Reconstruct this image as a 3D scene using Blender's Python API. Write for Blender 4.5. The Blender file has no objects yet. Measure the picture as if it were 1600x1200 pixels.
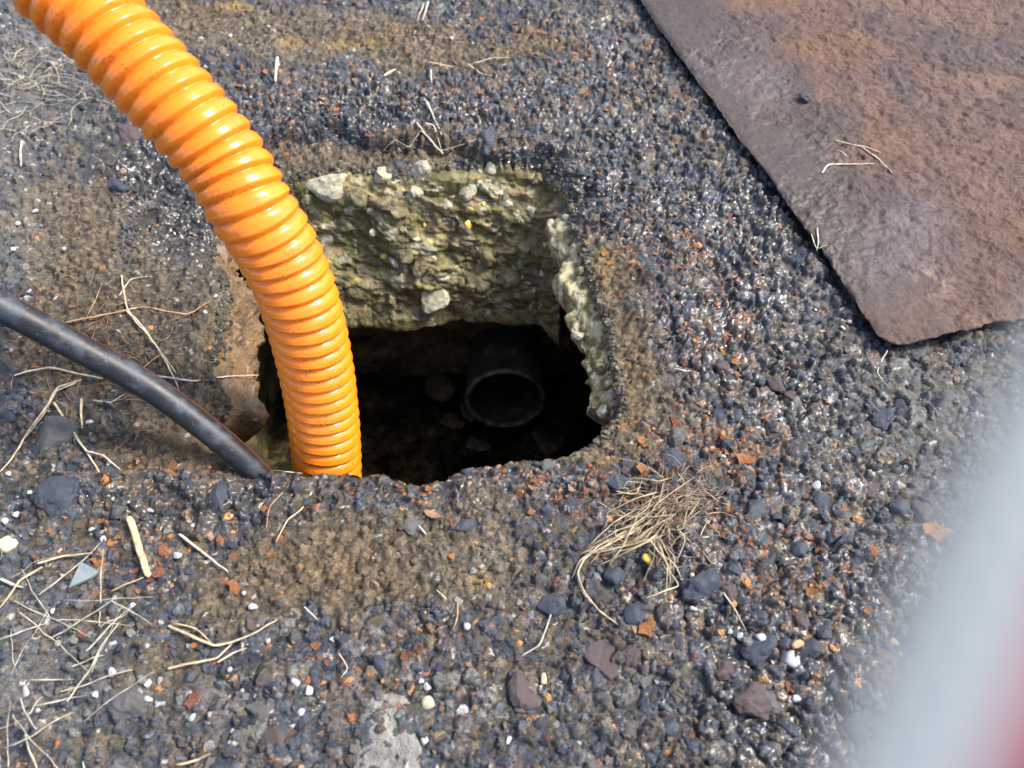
import bpy, bmesh, math, random
import numpy as np
from mathutils import Vector, Matrix
R = math.radians
sc = bpy.context.scene
COL = sc.collection

# ------------------------------------------------------------ camera, sky, sun
H, PITCH, F = 0.85, R(56.0), 1200.0          # camera height, look-down angle, focal length in photo pixels
sp, cp = math.sin(PITCH), math.cos(PITCH)
cam = bpy.data.cameras.new('camera'); camo = bpy.data.objects.new('camera', cam); COL.objects.link(camo)
camo.location = (0, 0, H); camo.rotation_euler = (R(90) - PITCH, 0, 0)
cam.sensor_width = 36; cam.lens = 27.0; cam.clip_start = 0.005; cam.clip_end = 500
cam.dof.use_dof = True; cam.dof.focus_distance = 1.02; cam.dof.aperture_fstop = 3.9
sc.camera = camo
SUN_EL, SUN_AZ = 50, 78                       # azimuth from +Y towards +X
w = bpy.data.worlds.new('World'); sc.world = w; w.use_nodes = True
wn = w.node_tree.nodes; wl = w.node_tree.links
sky = wn.new('ShaderNodeTexSky'); sky.sky_type = 'NISHITA'; sky.sun_disc = False
sky.sun_elevation = R(SUN_EL); sky.sun_rotation = R(SUN_AZ)
sky.air_density = 1.0; sky.dust_density = 3.0; sky.ozone_density = 1.0
bg = wn['Background']; bg.inputs[1].default_value = 0.15
wl.new(sky.outputs[0], bg.inputs[0])
sl = bpy.data.lights.new('sun', 'SUN'); sl.energy = 2.4; sl.angle = R(13); sl.color = (1, .95, .88)
so = bpy.data.objects.new('sun', sl); COL.objects.link(so)
sd = Vector((math.sin(R(SUN_AZ)) * math.cos(R(SUN_EL)), math.cos(R(SUN_AZ)) * math.cos(R(SUN_EL)), math.sin(R(SUN_EL))))
so.rotation_euler = sd.to_track_quat('Z', 'Y').to_euler()
sc.view_settings.view_transform = 'Standard'; sc.view_settings.look = 'None'
sc.view_settings.exposure = 1.36; sc.view_settings.gamma = 1
sc.cycles.max_bounces = 8; sc.cycles.diffuse_bounces = 6

# ------------------------------------------------------------ numpy helpers
_rs = np.random.RandomState(7)
PERM = _rs.permutation(1024).astype(np.int64)
TAB = [_rs.rand(1024).astype(np.float32) for _ in range(6)]
def _h(ix, iy, seed, k):
    return TAB[k][PERM[(PERM[(ix + seed * 57) & 1023] + iy + seed * 131) & 1023]]
def vnoise(x, y, seed=0):
    ix = np.floor(x).astype(np.int64); iy = np.floor(y).astype(np.int64)
    fx = x - ix; fy = y - iy; fx = fx * fx * (3 - 2 * fx); fy = fy * fy * (3 - 2 * fy)
    a = _h(ix, iy, seed, 0); b = _h(ix + 1, iy, seed, 0); c = _h(ix, iy + 1, seed, 0); d = _h(ix + 1, iy + 1, seed, 0)
    return (a * (1 - fx) + b * fx) * (1 - fy) + (c * (1 - fx) + d * fx) * fy
def fbm(x, y, scale, seed=0, octs=4):
    s = 0; a = 1; t = 0
    for o in range(octs):
        s = s + a * vnoise(x / scale * 2 ** o + o * 17.3, y / scale * 2 ** o - o * 9.1, seed + o); t += a; a *= .55
    return s / t
def worley(x, y, scale, seed=0):
    "returns F1, F2 (in cells) and two random numbers of the nearest cell"
    x = x / scale; y = y / scale
    ix = np.floor(x).astype(np.int64); iy = np.floor(y).astype(np.int64)
    f1 = np.full(x.shape, 9., np.float32); f2 = f1.copy(); r1 = np.zeros(x.shape, np.float32); r2 = r1.copy(); r3 = r1.copy()
    for dx in (-1, 0, 1):
        for dy in (-1, 0, 1):
            cx = ix + dx; cy = iy + dy
            px = cx + .1 + .8 * _h(cx, cy, seed, 1); py = cy + .1 + .8 * _h(cx, cy, seed, 2)
            wgt = 1.25 - .5 * _h(cx, cy, seed, 5)
            d = np.sqrt((x - px) ** 2 + (y - py) ** 2) * wgt
            m = d < f1
            f2 = np.where(m, f1, np.minimum(f2, d)); f1 = np.where(m, d, f1)
            r1 = np.where(m, _h(cx, cy, seed, 3), r1); r2 = np.where(m, _h(cx, cy, seed, 4), r2); r3 = np.where(m, _h(cx, cy, seed, 0), r3)
    return f1, f2, r1, r2, r3
def sstep(a, b, x):
    t = np.clip((x - a) / (b - a), 0, 1); return t * t * (3 - 2 * t)
def G(px, py, z=0.0):
    "a photo pixel to the point where its ray meets height z"
    u = (px - 800) / F; v = (600 - py) / F
    d = (H - z) / (sp - v * cp)
    return (u * d, d * (cp + v * sp), z)
def D(px, py, d):
    u = (px - 800) / F; v = (600 - py) / F
    return Vector((u * d, d * (cp + v * sp), H - d * (sp - v * cp)))
def to_px(X, Y, z=0.0):
    d = Y * cp + (H - z) * sp
    return 800 + F * X / d, 600 - F * (Y * sp - (H - z) * cp) / d
def mixc(a, b, t):
    return a + (np.asarray(b, np.float32) - a) * t[..., None]

def mesh_np(name, verts, faces, cols=None, smooth=True, mats=(), extra=None):
    me = bpy.data.meshes.new(name)
    verts = np.ascontiguousarray(verts, np.float32); faces = np.ascontiguousarray(faces, np.int32)
    n, k = faces.shape
    me.vertices.add(len(verts)); me.vertices.foreach_set('co', verts.ravel())
    me.loops.add(n * k); me.loops.foreach_set('vertex_index', faces.ravel())
    me.polygons.add(n); me.polygons.foreach_set('loop_start', np.arange(0, n * k, k, dtype=np.int32))
    me.polygons.foreach_set('loop_total', np.full(n, k, np.int32))
    me.polygons.foreach_set('use_smooth', np.full(n, smooth, bool))
    me.update(calc_edges=True)
    if cols is not None:
        at = me.attributes.new('col', 'FLOAT_COLOR', 'POINT')
        c4 = np.ones((len(verts), 4), np.float32); c4[:, :3] = cols; at.data.foreach_set('color', c4.ravel())
    if extra:
        for k2, v2 in extra.items():
            a2 = me.attributes.new(k2, 'FLOAT', 'POINT'); a2.data.foreach_set('value', np.ascontiguousarray(v2, np.float32))
    for m in mats: me.materials.append(m)
    return me
def link(name, me, parent=None, **props):
    o = bpy.data.objects.new(name, me); COL.objects.link(o)
    if parent is not None: o.parent = parent
    for k, v in props.items():
        if v is not None: o[k] = v
    return o
def empty(name, loc, **props):
    o = bpy.data.objects.new(name, None); COL.objects.link(o); o.location = loc; o.empty_display_size = .05
    for k, v in props.items():
        if v is not None: o[k] = v
    return o

# ------------------------------------------------------------ materials
class NT:
    def __init__(s, name):
        s.m = bpy.data.materials.new(name); s.m.use_nodes = True; s.n = s.m.node_tree.nodes; s.l = s.m.node_tree.links
        s.b = s.n['Principled BSDF']
        s.tc = s.n.new('ShaderNodeTexCoord')
    def node(s, t, **kw):
        n = s.n.new(t)
        for k, v in kw.items(): setattr(n, k, v)
        return n
    def inp(s, sock, v):
        if hasattr(v, 'is_linked') or hasattr(v, 'links'): s.l.new(v, sock)
        else: sock.default_value = v
    def noise(s, scale, detail=4, rough=.6, vec=None, dist=0):
        n = s.node('ShaderNodeTexNoise'); n.inputs['Scale'].default_value = scale; n.inputs['Detail'].default_value = detail
        n.inputs['Roughness'].default_value = rough; n.inputs['Distortion'].default_value = dist
        s.l.new(vec or s.tc.outputs['Object'], n.inputs['Vector']); return n.outputs['Fac']
    def vor(s, scale, feat='F1', out='Distance', rnd=1):
        n = s.node('ShaderNodeTexVoronoi', feature=feat); n.inputs['Scale'].default_value = scale; n.inputs['Randomness'].default_value = rnd
        s.l.new(s.tc.outputs['Object'], n.inputs['Vector']); return n.outputs[out]
    def ramp(s, fac, stops):
        n = s.node('ShaderNodeValToRGB'); cr = n.color_ramp
        while len(cr.elements) < len(stops): cr.elements.new(.5)
        for e, (p, c) in zip(cr.elements, stops):
            e.position = p; e.color = (*c, 1) if len(c) == 3 else c
        s.inp(n.inputs[0], fac); return n.outputs[0]
    def rng(s, fac, a, b, c, d):
        n = s.node('ShaderNodeMapRange'); s.inp(n.inputs[0], fac)
        for i, v in enumerate((a, b, c, d)): n.inputs[i + 1].default_value = v
        return n.outputs[0]
    def mix(s, fac, a, b, mode='MIX'):
        n = s.node('ShaderNodeMix', data_type='RGBA', blend_type=mode)
        s.inp(n.inputs[0], fac)
        for sk, v in ((n.inputs[6], a), (n.inputs[7], b)):
            if isinstance(v, tuple): sk.default_value = (*v, 1)
            else: s.l.new(v, sk)
        return n.outputs[2]
    def math(s, op, a, b=0):
        n = s.node('ShaderNodeMath', operation=op); s.inp(n.inputs[0], a); s.inp(n.inputs[1], b); return n.outputs[0]
    def attr(s, name, out='Color'):
        n = s.node('ShaderNodeAttribute', attribute_name=name); return n.outputs[out]
    def bump(s, h, strength, dist, prev=None):
        n = s.node('ShaderNodeBump'); n.inputs['Strength'].default_value = strength; n.inputs['Distance'].default_value = dist
        s.l.new(h, n.inputs['Height'])
        if prev: s.l.new(prev, n.inputs['Normal'])
        return n.outputs[0]
    def out(s, color=None, rough=None, normal=None, **kw):
        if color is not None:
            if isinstance(color, tuple): s.b.inputs['Base Color'].default_value = (*color, 1)
            else: s.l.new(color, s.b.inputs['Base Color'])
        if rough is not None: s.inp(s.b.inputs['Roughness'], rough)
        if normal is not None: s.l.new(normal, s.b.inputs['Normal'])
        for k, v in kw.items(): s.inp(s.b.inputs[k.replace('_', ' ')], v)
        return s.m

def mat_ground(name, wet=True):
    t = NT(name); c = t.attr('col')
    n1 = t.noise(900, 4, .7); n2 = t.noise(260, 4, .6)
    g = t.math('MULTIPLY', t.rng(n1, .3, .7, .50, 1.45), t.rng(t.noise(420, 3, .6), .34, .66, .62, 1.35))
    cc = t.mix(1.0, c, t.ramp(t.math('MULTIPLY', g, .5), [(0, (0, 0, 0)), (1, (2, 2, 2))]), 'MULTIPLY')
    wt = t.attr('wet', 'Fac')
    r = t.math('SUBTRACT', t.rng(n2, .3, .7, .92, .62), t.math('MULTIPLY', wt, .42))
    nb = t.bump(n1, .9, .0016, t.bump(n2, .6, .003))
    cc = t.mix(t.rng(wt, 0, 1, .0, .30), cc, (0, 0, 0))
    return t.out(cc, r, nb, Specular_IOR_Level=.5, Coat_Weight=t.rng(wt, .3, .9, .0, .75), Coat_Roughness=.24)
M = {}
M['ground'] = mat_ground('ground_grit')
M['stone'] = mat_ground('loose_stone')
def mat_concrete():
    t = NT('pit_concrete'); c = t.attr('col')
    n1 = t.noise(700, 5, .7); n2 = t.noise(150, 5, .65); v = t.vor(330)
    cc = t.mix(1.0, c, t.ramp(t.rng(n1, .28, .72, .3, .72), [(0, (0, 0, 0)), (1, (2, 2, 2))]), 'MULTIPLY')
    r = t.math('SUBTRACT', t.rng(n2, .35, .65, .75, .4), t.math('MULTIPLY', t.attr('wet', 'Fac'), .3))
    return t.out(cc, r, t.bump(n1, .8, .0015, t.bump(v, .5, .002, t.bump(n2, .6, .004))))
M['concrete'] = mat_concrete()
def mat_chamber():
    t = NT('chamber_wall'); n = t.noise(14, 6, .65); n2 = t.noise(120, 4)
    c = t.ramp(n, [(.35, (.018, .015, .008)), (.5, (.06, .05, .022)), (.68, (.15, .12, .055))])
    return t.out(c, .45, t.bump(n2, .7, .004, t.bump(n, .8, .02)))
M['chamber'] = mat_chamber()
def mat_water():
    t = NT('pit_water'); n = t.noise(22, 2); m = t.noise(16, 6, .7); m2 = t.noise(90, 4, .7)
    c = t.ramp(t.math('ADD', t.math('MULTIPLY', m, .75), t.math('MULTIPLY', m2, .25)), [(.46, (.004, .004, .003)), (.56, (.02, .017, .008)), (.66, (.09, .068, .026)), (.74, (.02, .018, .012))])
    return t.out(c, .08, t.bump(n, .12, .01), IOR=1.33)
M['water'] = mat_water()
def mat_hose():
    t = NT('orange_hose'); n = t.noise(420, 4, .75); big = t.noise(14, 3, .6); sm = t.noise(60, 3)
    base = t.mix(t.rng(sm, .35, .7, 0, 1), (.90, .222, .010), (.86, .195, .008))
    thr = t.math('MULTIPLY', t.rng(n, .57, .62, 0, 1), t.rng(big, .46, .56, 0, 1))
    val = t.attr('groove', 'Fac')
    grime = t.math('MULTIPLY', t.math('MULTIPLY', val, t.rng(big, .4, .62, .3, 1)), t.rng(t.noise(170, 5, .7), .38, .6, .0, .85))
    c = t.mix(thr, base, (.06, .03, .01)); c = t.mix(grime, c, (.30, .10, .02))
    r = t.math('ADD', t.rng(t.noise(90, 3), .3, .7, .12, .26), t.math('MULTIPLY', thr, .4))
    return t.out(c, r, t.bump(t.noise(150, 3), .12, .002), Specular_IOR_Level=.42, Coat_Weight=.18, Coat_Roughness=.05,
                 Subsurface_Weight=.0)
M['hose'] = mat_hose()
def mat_blackpipe():
    t = NT('black_polyethylene'); 
    mp = t.node('ShaderNodeMapping'); mp.inputs['Scale'].default_value = (1, 1, 1); t.l.new(t.tc.outputs['Object'], mp.inputs[0])
    n = t.noise(26, 6, .7); f = t.noise(500, 3, .7)
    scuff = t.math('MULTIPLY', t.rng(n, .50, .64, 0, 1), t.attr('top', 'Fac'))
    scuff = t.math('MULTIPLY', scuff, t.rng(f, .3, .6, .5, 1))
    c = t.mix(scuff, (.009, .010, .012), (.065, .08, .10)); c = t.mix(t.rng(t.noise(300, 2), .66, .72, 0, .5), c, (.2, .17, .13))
    c = t.mix(t.attr('stripe', 'Fac'), c, (.22, .05, .02))
    return t.out(c, t.rng(n, .3, .7, .34, .58), t.bump(f, .25, .001))
M['black'] = mat_blackpipe()
def mat_rustplate():
    t = NT('rusted_steel'); c = t.attr('col'); wt = t.attr('wet', 'Fac')
    n1 = t.noise(800, 4, .7); n2 = t.noise(210, 5, .7); v = t.vor(150)
    cc = t.mix(1.0, c, t.ramp(t.rng(n1, .28, .72, .28, .72), [(0, (0, 0, 0)), (1, (2, 2, 2))]), 'MULTIPLY')
    spk = t.rng(t.noise(1100, 2, .5), .70, .74, 0, .8)
    cc = t.mix(spk, cc, (.55, .5, .5))
    r = t.math('SUBTRACT', t.rng(n2, .3, .7, .85, .6), t.math('MULTIPLY', wt, .3))
    hgt = t.math('MULTIPLY', n2, t.rng(wt, 0, 1, 1, .25))
    return t.out(cc, r, t.bump(n1, .45, .001, t.bump(hgt, .7, .003)), Specular_IOR_Level=.3)
M['plate'] = mat_rustplate()
def simple(name, stops, scale=60, rough=.7, bump=.4, bd=.001, **kw):
    t = NT(name); n = t.noise(scale, 5, .65); f = t.noise(scale * 9, 3)
    return t.out(t.ramp(n, stops), rough, t.bump(f, bump, bd, t.bump(n, bump, bd * 4)), **kw)
M['straw'] = simple('dry_straw', [(.3, (.24, .17, .09)), (.5, (.44, .34, .20)), (.7, (.62, .53, .37))], 90)
M['straw_pale'] = simple('bleached_straw', [(.3, (.20, .17, .12)), (.5, (.38, .335, .25)), (.7, (.58, .53, .43))], 90)
M['straw_brown'] = simple('brown_stem', [(.3, (.12, .06, .03)), (.5, (.32, .18, .09)), (.7, (.5, .33, .18))], 90)
M['straw_old'] = simple('weathered_straw', [(.3, (.16, .115, .06)), (.5, (.32, .25, .145)), (.7, (.50, .42, .28))], 70)
M['root'] = simple('matted_roots', [(.3, (.10, .07, .05)), (.5, (.24, .17, .12)), (.7, (.36, .28, .20))], 120)
M['wood'] = simple('splinter_wood', [(.3, (.16, .11, .05)), (.5, (.38, .30, .17)), (.7, (.55, .47, .31))], 120)
M['white'] = simple('white_pebble', [(.3, (.30, .30, .29)), (.7, (.54, .54, .52))], 30, .45)
M['cream'] = simple('cream_pebble', [(.3, (.5, .38, .22)), (.7, (.75, .62, .42))], 30, .4)
M['tan'] = simple('tan_pebble', [(.3, (.32, .2, .09)), (.7, (.5, .34, .18))], 30, .4)
M['yellow'] = simple('yellow_chip', [(.3, (.62, .40, .06)), (.7, (.8, .58, .12))], 120, .4)
M['rust_a'] = simple('orange_rust', [(.35, (.20, .06, .02)), (.5, (.40, .15, .045)), (.65, (.55, .27, .09))], 50, .7, .8)
M['rust_b'] = simple('brown_rust', [(.3, (.10, .04, .025)), (.5, (.24, .085, .04)), (.7, (.36, .16, .09))], 50, .7, .8)
M['rust_c'] = simple('pale_rust', [(.3, (.30, .14, .08)), (.5, (.48, .26, .15)), (.7, (.6, .38, .25))], 50, .7, .8)
M['st_blue'] = simple('blue_black_stone', [(.36, (.022, .028, .045)), (.5, (.075, .09, .125)), (.62, (.16, .175, .21))], 90, .40, 1.0)
M['st_grey'] = simple('grey_stone', [(.3, (.07, .07, .07)), (.5, (.17, .165, .16)), (.7, (.28, .27, .25))], 90, .6, 1.0)
M['st_purple'] = simple('purple_brown_stone', [(.3, (.06, .045, .045)), (.5, (.14, .10, .10)), (.7, (.23, .17, .16))], 90, .55, 1.0)
M['slate'] = simple('slate_chip', [(.3, (.17, .20, .20)), (.7, (.26, .30, .29))], 60, .6, .3)
M['st_pale'] = simple('pale_aggregate', [(.3, (.26, .23, .13)), (.5, (.44, .41, .28)), (.7, (.58, .55, .43))], 90, .55, .9, .002)
M['st_olive'] = simple('olive_aggregate', [(.3, (.08, .065, .03)), (.5, (.20, .17, .085)), (.7, (.33, .29, .17))], 90, .45, .9, .002)
M['rubble'] = simple('murky_rubble', [(.3, (.012, .01, .005)), (.5, (.04, .032, .014)), (.7, (.09, .065, .028))], 40, .4, .9, .002)
M['pvc'] = simple('grimy_pipe', [(.35, (.012, .014, .012)), (.55, (.035, .037, .03)), (.68, (.16, .11, .045))], 18, .4, .6, .002)
M['pvc_rim'] = simple('pipe_rim', [(.4, (.015, .015, .01)), (.65, (.13, .11, .065))], 40, .45, .6, .002)
M['conc_grey'] = simple('grey_concrete', [(.3, (.10, .095, .085)), (.5, (.19, .182, .16)), (.7, (.27, .26, .23))], 45, .85, .9, .002)

# ------------------------------------------------------------ hole outline
OUT_PX = [(470,258),(505,250),(560,247),(620,251),(700,246),(790,247),(850,252),(885,278),(898,320),(908,370),(922,420),(944,470),(958,520),
          (962,570),(972,620),(960,660),(932,688),(900,700),(860,712),(800,722),(760,724),(715,736),(690,748),(650,755),(620,748),(592,738),
          (545,737),(490,739),(450,738),(400,735),(358,724),(338,700),(330,660),(338,610),(330,560),(345,500),(352,450),(335,400),(312,360),(325,315),(380,290),(430,272)]
base = np.array([G(x, y)[:2] for x, y in OUT_PX])
def resample(pts, step):
    p = np.vstack([pts, pts[:1]]); seg = np.linalg.norm(np.diff(p, axis=0), axis=1); s = np.concatenate([[0], np.cumsum(seg)])
    n = int(s[-1] / step); t = np.arange(n) / n * s[-1]
    return np.stack([np.interp(t, s, p[:, 0]), np.interp(t, s, p[:, 1])], 1)
def smooth_closed(p, k):
    for _ in range(k): p = .25 * np.roll(p, 1, 0) + .5 * p + .25 * np.roll(p, -1, 0)
    return p
def normals_in(p):
    t = np.roll(p, -1, 0) - np.roll(p, 1, 0); t /= np.linalg.norm(t, axis=1)[:, None]
    n = np.stack([t[:, 1], -t[:, 0]], 1)                # the outline runs clockwise seen from above: inward is on the right
    return n
outl = smooth_closed(resample(base, .002), 12)
nin = smooth_closed(normals_in(outl), 25)
ss = np.arange(len(outl)) * .002
far_w = sstep(.0, 1., (outl[:, 1] - .90) / .06) * sstep(-.385, -.345, outl[:, 0]) * (1 - sstep(.085, .12, outl[:, 0]))
near_w = 1 - sstep(.50, .56, outl[:, 1] + .0 * outl[:, 0])
nfar = nin.copy()
for k_ in range(2): nfar[:, k_] = nin[:, k_] * (1 - far_w) + (0, -1)[k_] * far_w
wig = (fbm(ss, ss * 0, .05, 3, 4) - .5) * .016 + (fbm(ss, ss * 0 + 5, .012, 9, 3) - .5) * .008
outl = outl + nin * wig[:, None]
OUT_LO = outl[::4]
def sdist(x, y):
    "signed distance to the outline: positive inside the hole"
    a = OUT_LO; b = np.roll(OUT_LO, -1, 0)
    best = np.full(x.shape, 1e9); ins = np.zeros(x.shape, bool)
    for (ax, ay), (bx, by) in zip(a, b):
        dx, dy = bx - ax, by - ay
        t = np.clip(((x - ax) * dx + (y - ay) * dy) / (dx * dx + dy * dy + 1e-12), 0, 1)
        best = np.minimum(best, (x - ax - t * dx) ** 2 + (y - ay - t * dy) ** 2)
        c = ((ay > y) != (by > y)) & (x < (bx - ax) * (y - ay) / (by - ay + 1e-12) + ax)
        ins ^= c
    d = np.sqrt(best)
    return np.where(ins, d, -d)

# ------------------------------------------------------------ what the ground is made of, where
def blobs(px, py, lst):
    s = np.zeros(px.shape, np.float32)
    for x, y, rx, ry, a in lst: s += a * np.exp(-(((px - x) / rx) ** 2 + ((py - y) / ry) ** 2))
    return s
SOIL = [(420,45,260,45,1.1),(650,75,200,30,.8),(870,70,80,25,.5),(560,225,170,22,1.4),(760,225,110,16,.9),(430,240,60,30,.8),
        (300,520,130,130,1.5),(170,400,130,120,1.0),(330,420,60,90,.8),(60,560,110,60,.7),(240,700,100,40,1.1),(300,720,90,16,1.2),(960,430,55,70,1.0),(985,560,55,60,.9),(930,710,90,25,1.0),
        (1040,690,70,25,.6),(590,860,210,60,1.0),(480,910,140,60,.8),(760,880,120,60,.55),(770,790,90,30,.5),(330,960,130,60,.5),(230,1050,120,60,.5),(700,930,120,50,.4),(160,300,90,60,.4),
        (1230,800,70,50,.4),(60,330,60,60,.5),(450,1130,80,40,.3),(1010,640,50,50,.5),(680,1180,60,30,.4)]
DUST = [(40,180,90,150,1.0),(30,400,60,120,.7),(100,60,130,60,.5),(470,90,180,25,.4),(40,1050,200,160,.9),(500,1100,160,80,.3),(1480,620,160,110,.8),(1400,760,90,120,.35),(1350,650,110,60,.25),
        (620,1150,60,60,.4),(870,950,160,100,.35),(1020,1100,120,60,.3),(750,870,90,60,.3),(120,780,60,40,.25),(680,110,60,30,.3),(1290,430,60,60,.2),(560,15,100,18,.5)]
BLACK = [(600,165,220,32,1.0),(830,245,90,28,1.0),(930,290,50,60,.9),(270,330,80,90,1.0),(1160,470,110,180,.7),(1300,620,120,60,.5),(180,790,170,30,.8),(350,780,120,30,.7),(1060,880,90,70,.6),(900,760,60,30,.4),
         (1180,1060,130,110,.8),(1050,960,90,60,.5),(1300,900,90,120,.6),(1230,150,10,10,.1),(980,120,50,60,.4),(420,330,40,60,.9),(1060,280,60,120,.4),(1180,330,60,100,.5),(740,780,60,30,.5)]
OCHRE = [(372,12,40,6,1),(452,66,22,8,1),(530,72,26,7,1),(590,68,24,6,.9),(310,650,40,40,.5),(350,540,30,90,.5),(930,470,30,80,.6),(955,585,45,60,.8),(745,905,20,14,.7),(520,890,60,30,.25),(1010,780,40,30,.2),(300,700,60,20,.5),(575,1045,14,10,.8)]
RUSTY = [(1080,400,55,60,1.0),(1120,520,60,60,1.2),(1140,690,60,50,1.3),(1040,690,70,30,1.1),(960,660,40,40,.8),(850,740,110,30,1.0),(640,770,60,25,.8),(260,735,90,22,1.1),(720,150,260,50,.55),(960,380,60,60,.7),
         (450,180,60,50,.5),(1180,860,110,90,.5),(1230,960,120,100,.35),(300,860,150,60,.4),(180,860,60,60,.5),(860,60,150,30,.5),(1060,120,60,60,.35),(560,1060,200,60,.25),(950,800,80,50,.6),(1330,800,80,80,.25),(120,500,80,80,.3)]
def zones(px, py):
    qx = px + (fbm(px, py, 70, 21, 4) - .5) * 120; qy = py + (fbm(px, py, 70, 31, 4) - .5) * 70
    z = {}
    z['soil'] = np.clip(sstep(.35, .8, blobs(qx, qy, SOIL) + (fbm(px, py, 40, 41, 3) - .5) * .5), 0, 1)
    z['black'] = np.clip(blobs(qx, qy, BLACK), 0, 1)
    z['dust'] = np.clip(blobs(qx, qy, DUST) + (fbm(px, py, 60, 45, 3) - .5) * .3, 0, 1)
    z['ochre'] = np.clip(blobs(qx * .35 + px * .65, qy * .35 + py * .65, OCHRE), 0, 1)
    return z
SHELF_PX = [(235,300),(300,232),(400,212),(520,200),(600,218),(700,212),(760,240),(860,238),(915,290),(945,340),(985,400),(1000,470),(985,560),(1010,610),(985,670),(930,700),
            (860,700),(700,690),(520,700),(400,700),(340,730),(240,690),(200,600),(215,520),(195,430),(180,360)]
SH = np.array([G(x, y)[:2] for x, y in SHELF_PX])
def poly_sd(x, y, P):
    best = np.full(x.shape, 1e9); ins = np.zeros(x.shape, bool)
    for (ax, ay), (bx, by) in zip(P, np.roll(P, -1, 0)):
        dx, dy = bx - ax, by - ay
        t = np.clip(((x - ax) * dx + (y - ay) * dy) / (dx * dx + dy * dy), 0, 1)
        best = np.minimum(best, (x - ax - t * dx) ** 2 + (y - ay - t * dy) ** 2)
        ins ^= ((ay > y) != (by > y)) & (x < (bx - ax) * (y - ay) / (by - ay + 1e-12) + ax)
    d = np.sqrt(best); return np.where(ins, d, -d)

PZ = .016
def plate_pre(x, y):
    a = np.array(G(1388, 548, PZ)[:2]); b = np.array(G(1003, 0, PZ)[:2]) - a; c = np.array(G(1600, 496, PZ)[:2]) - a
    b = b / np.linalg.norm(b); c = c / np.linalg.norm(c); A_ = np.linalg.inv(np.stack([b, c], 1))
    return sstep(-.01, .03, A_[0, 0] * (x - a[0]) + A_[0, 1] * (y - a[1])) * sstep(-.01, .03, A_[1, 0] * (x - a[0]) + A_[1, 1] * (y - a[1]))
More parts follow.
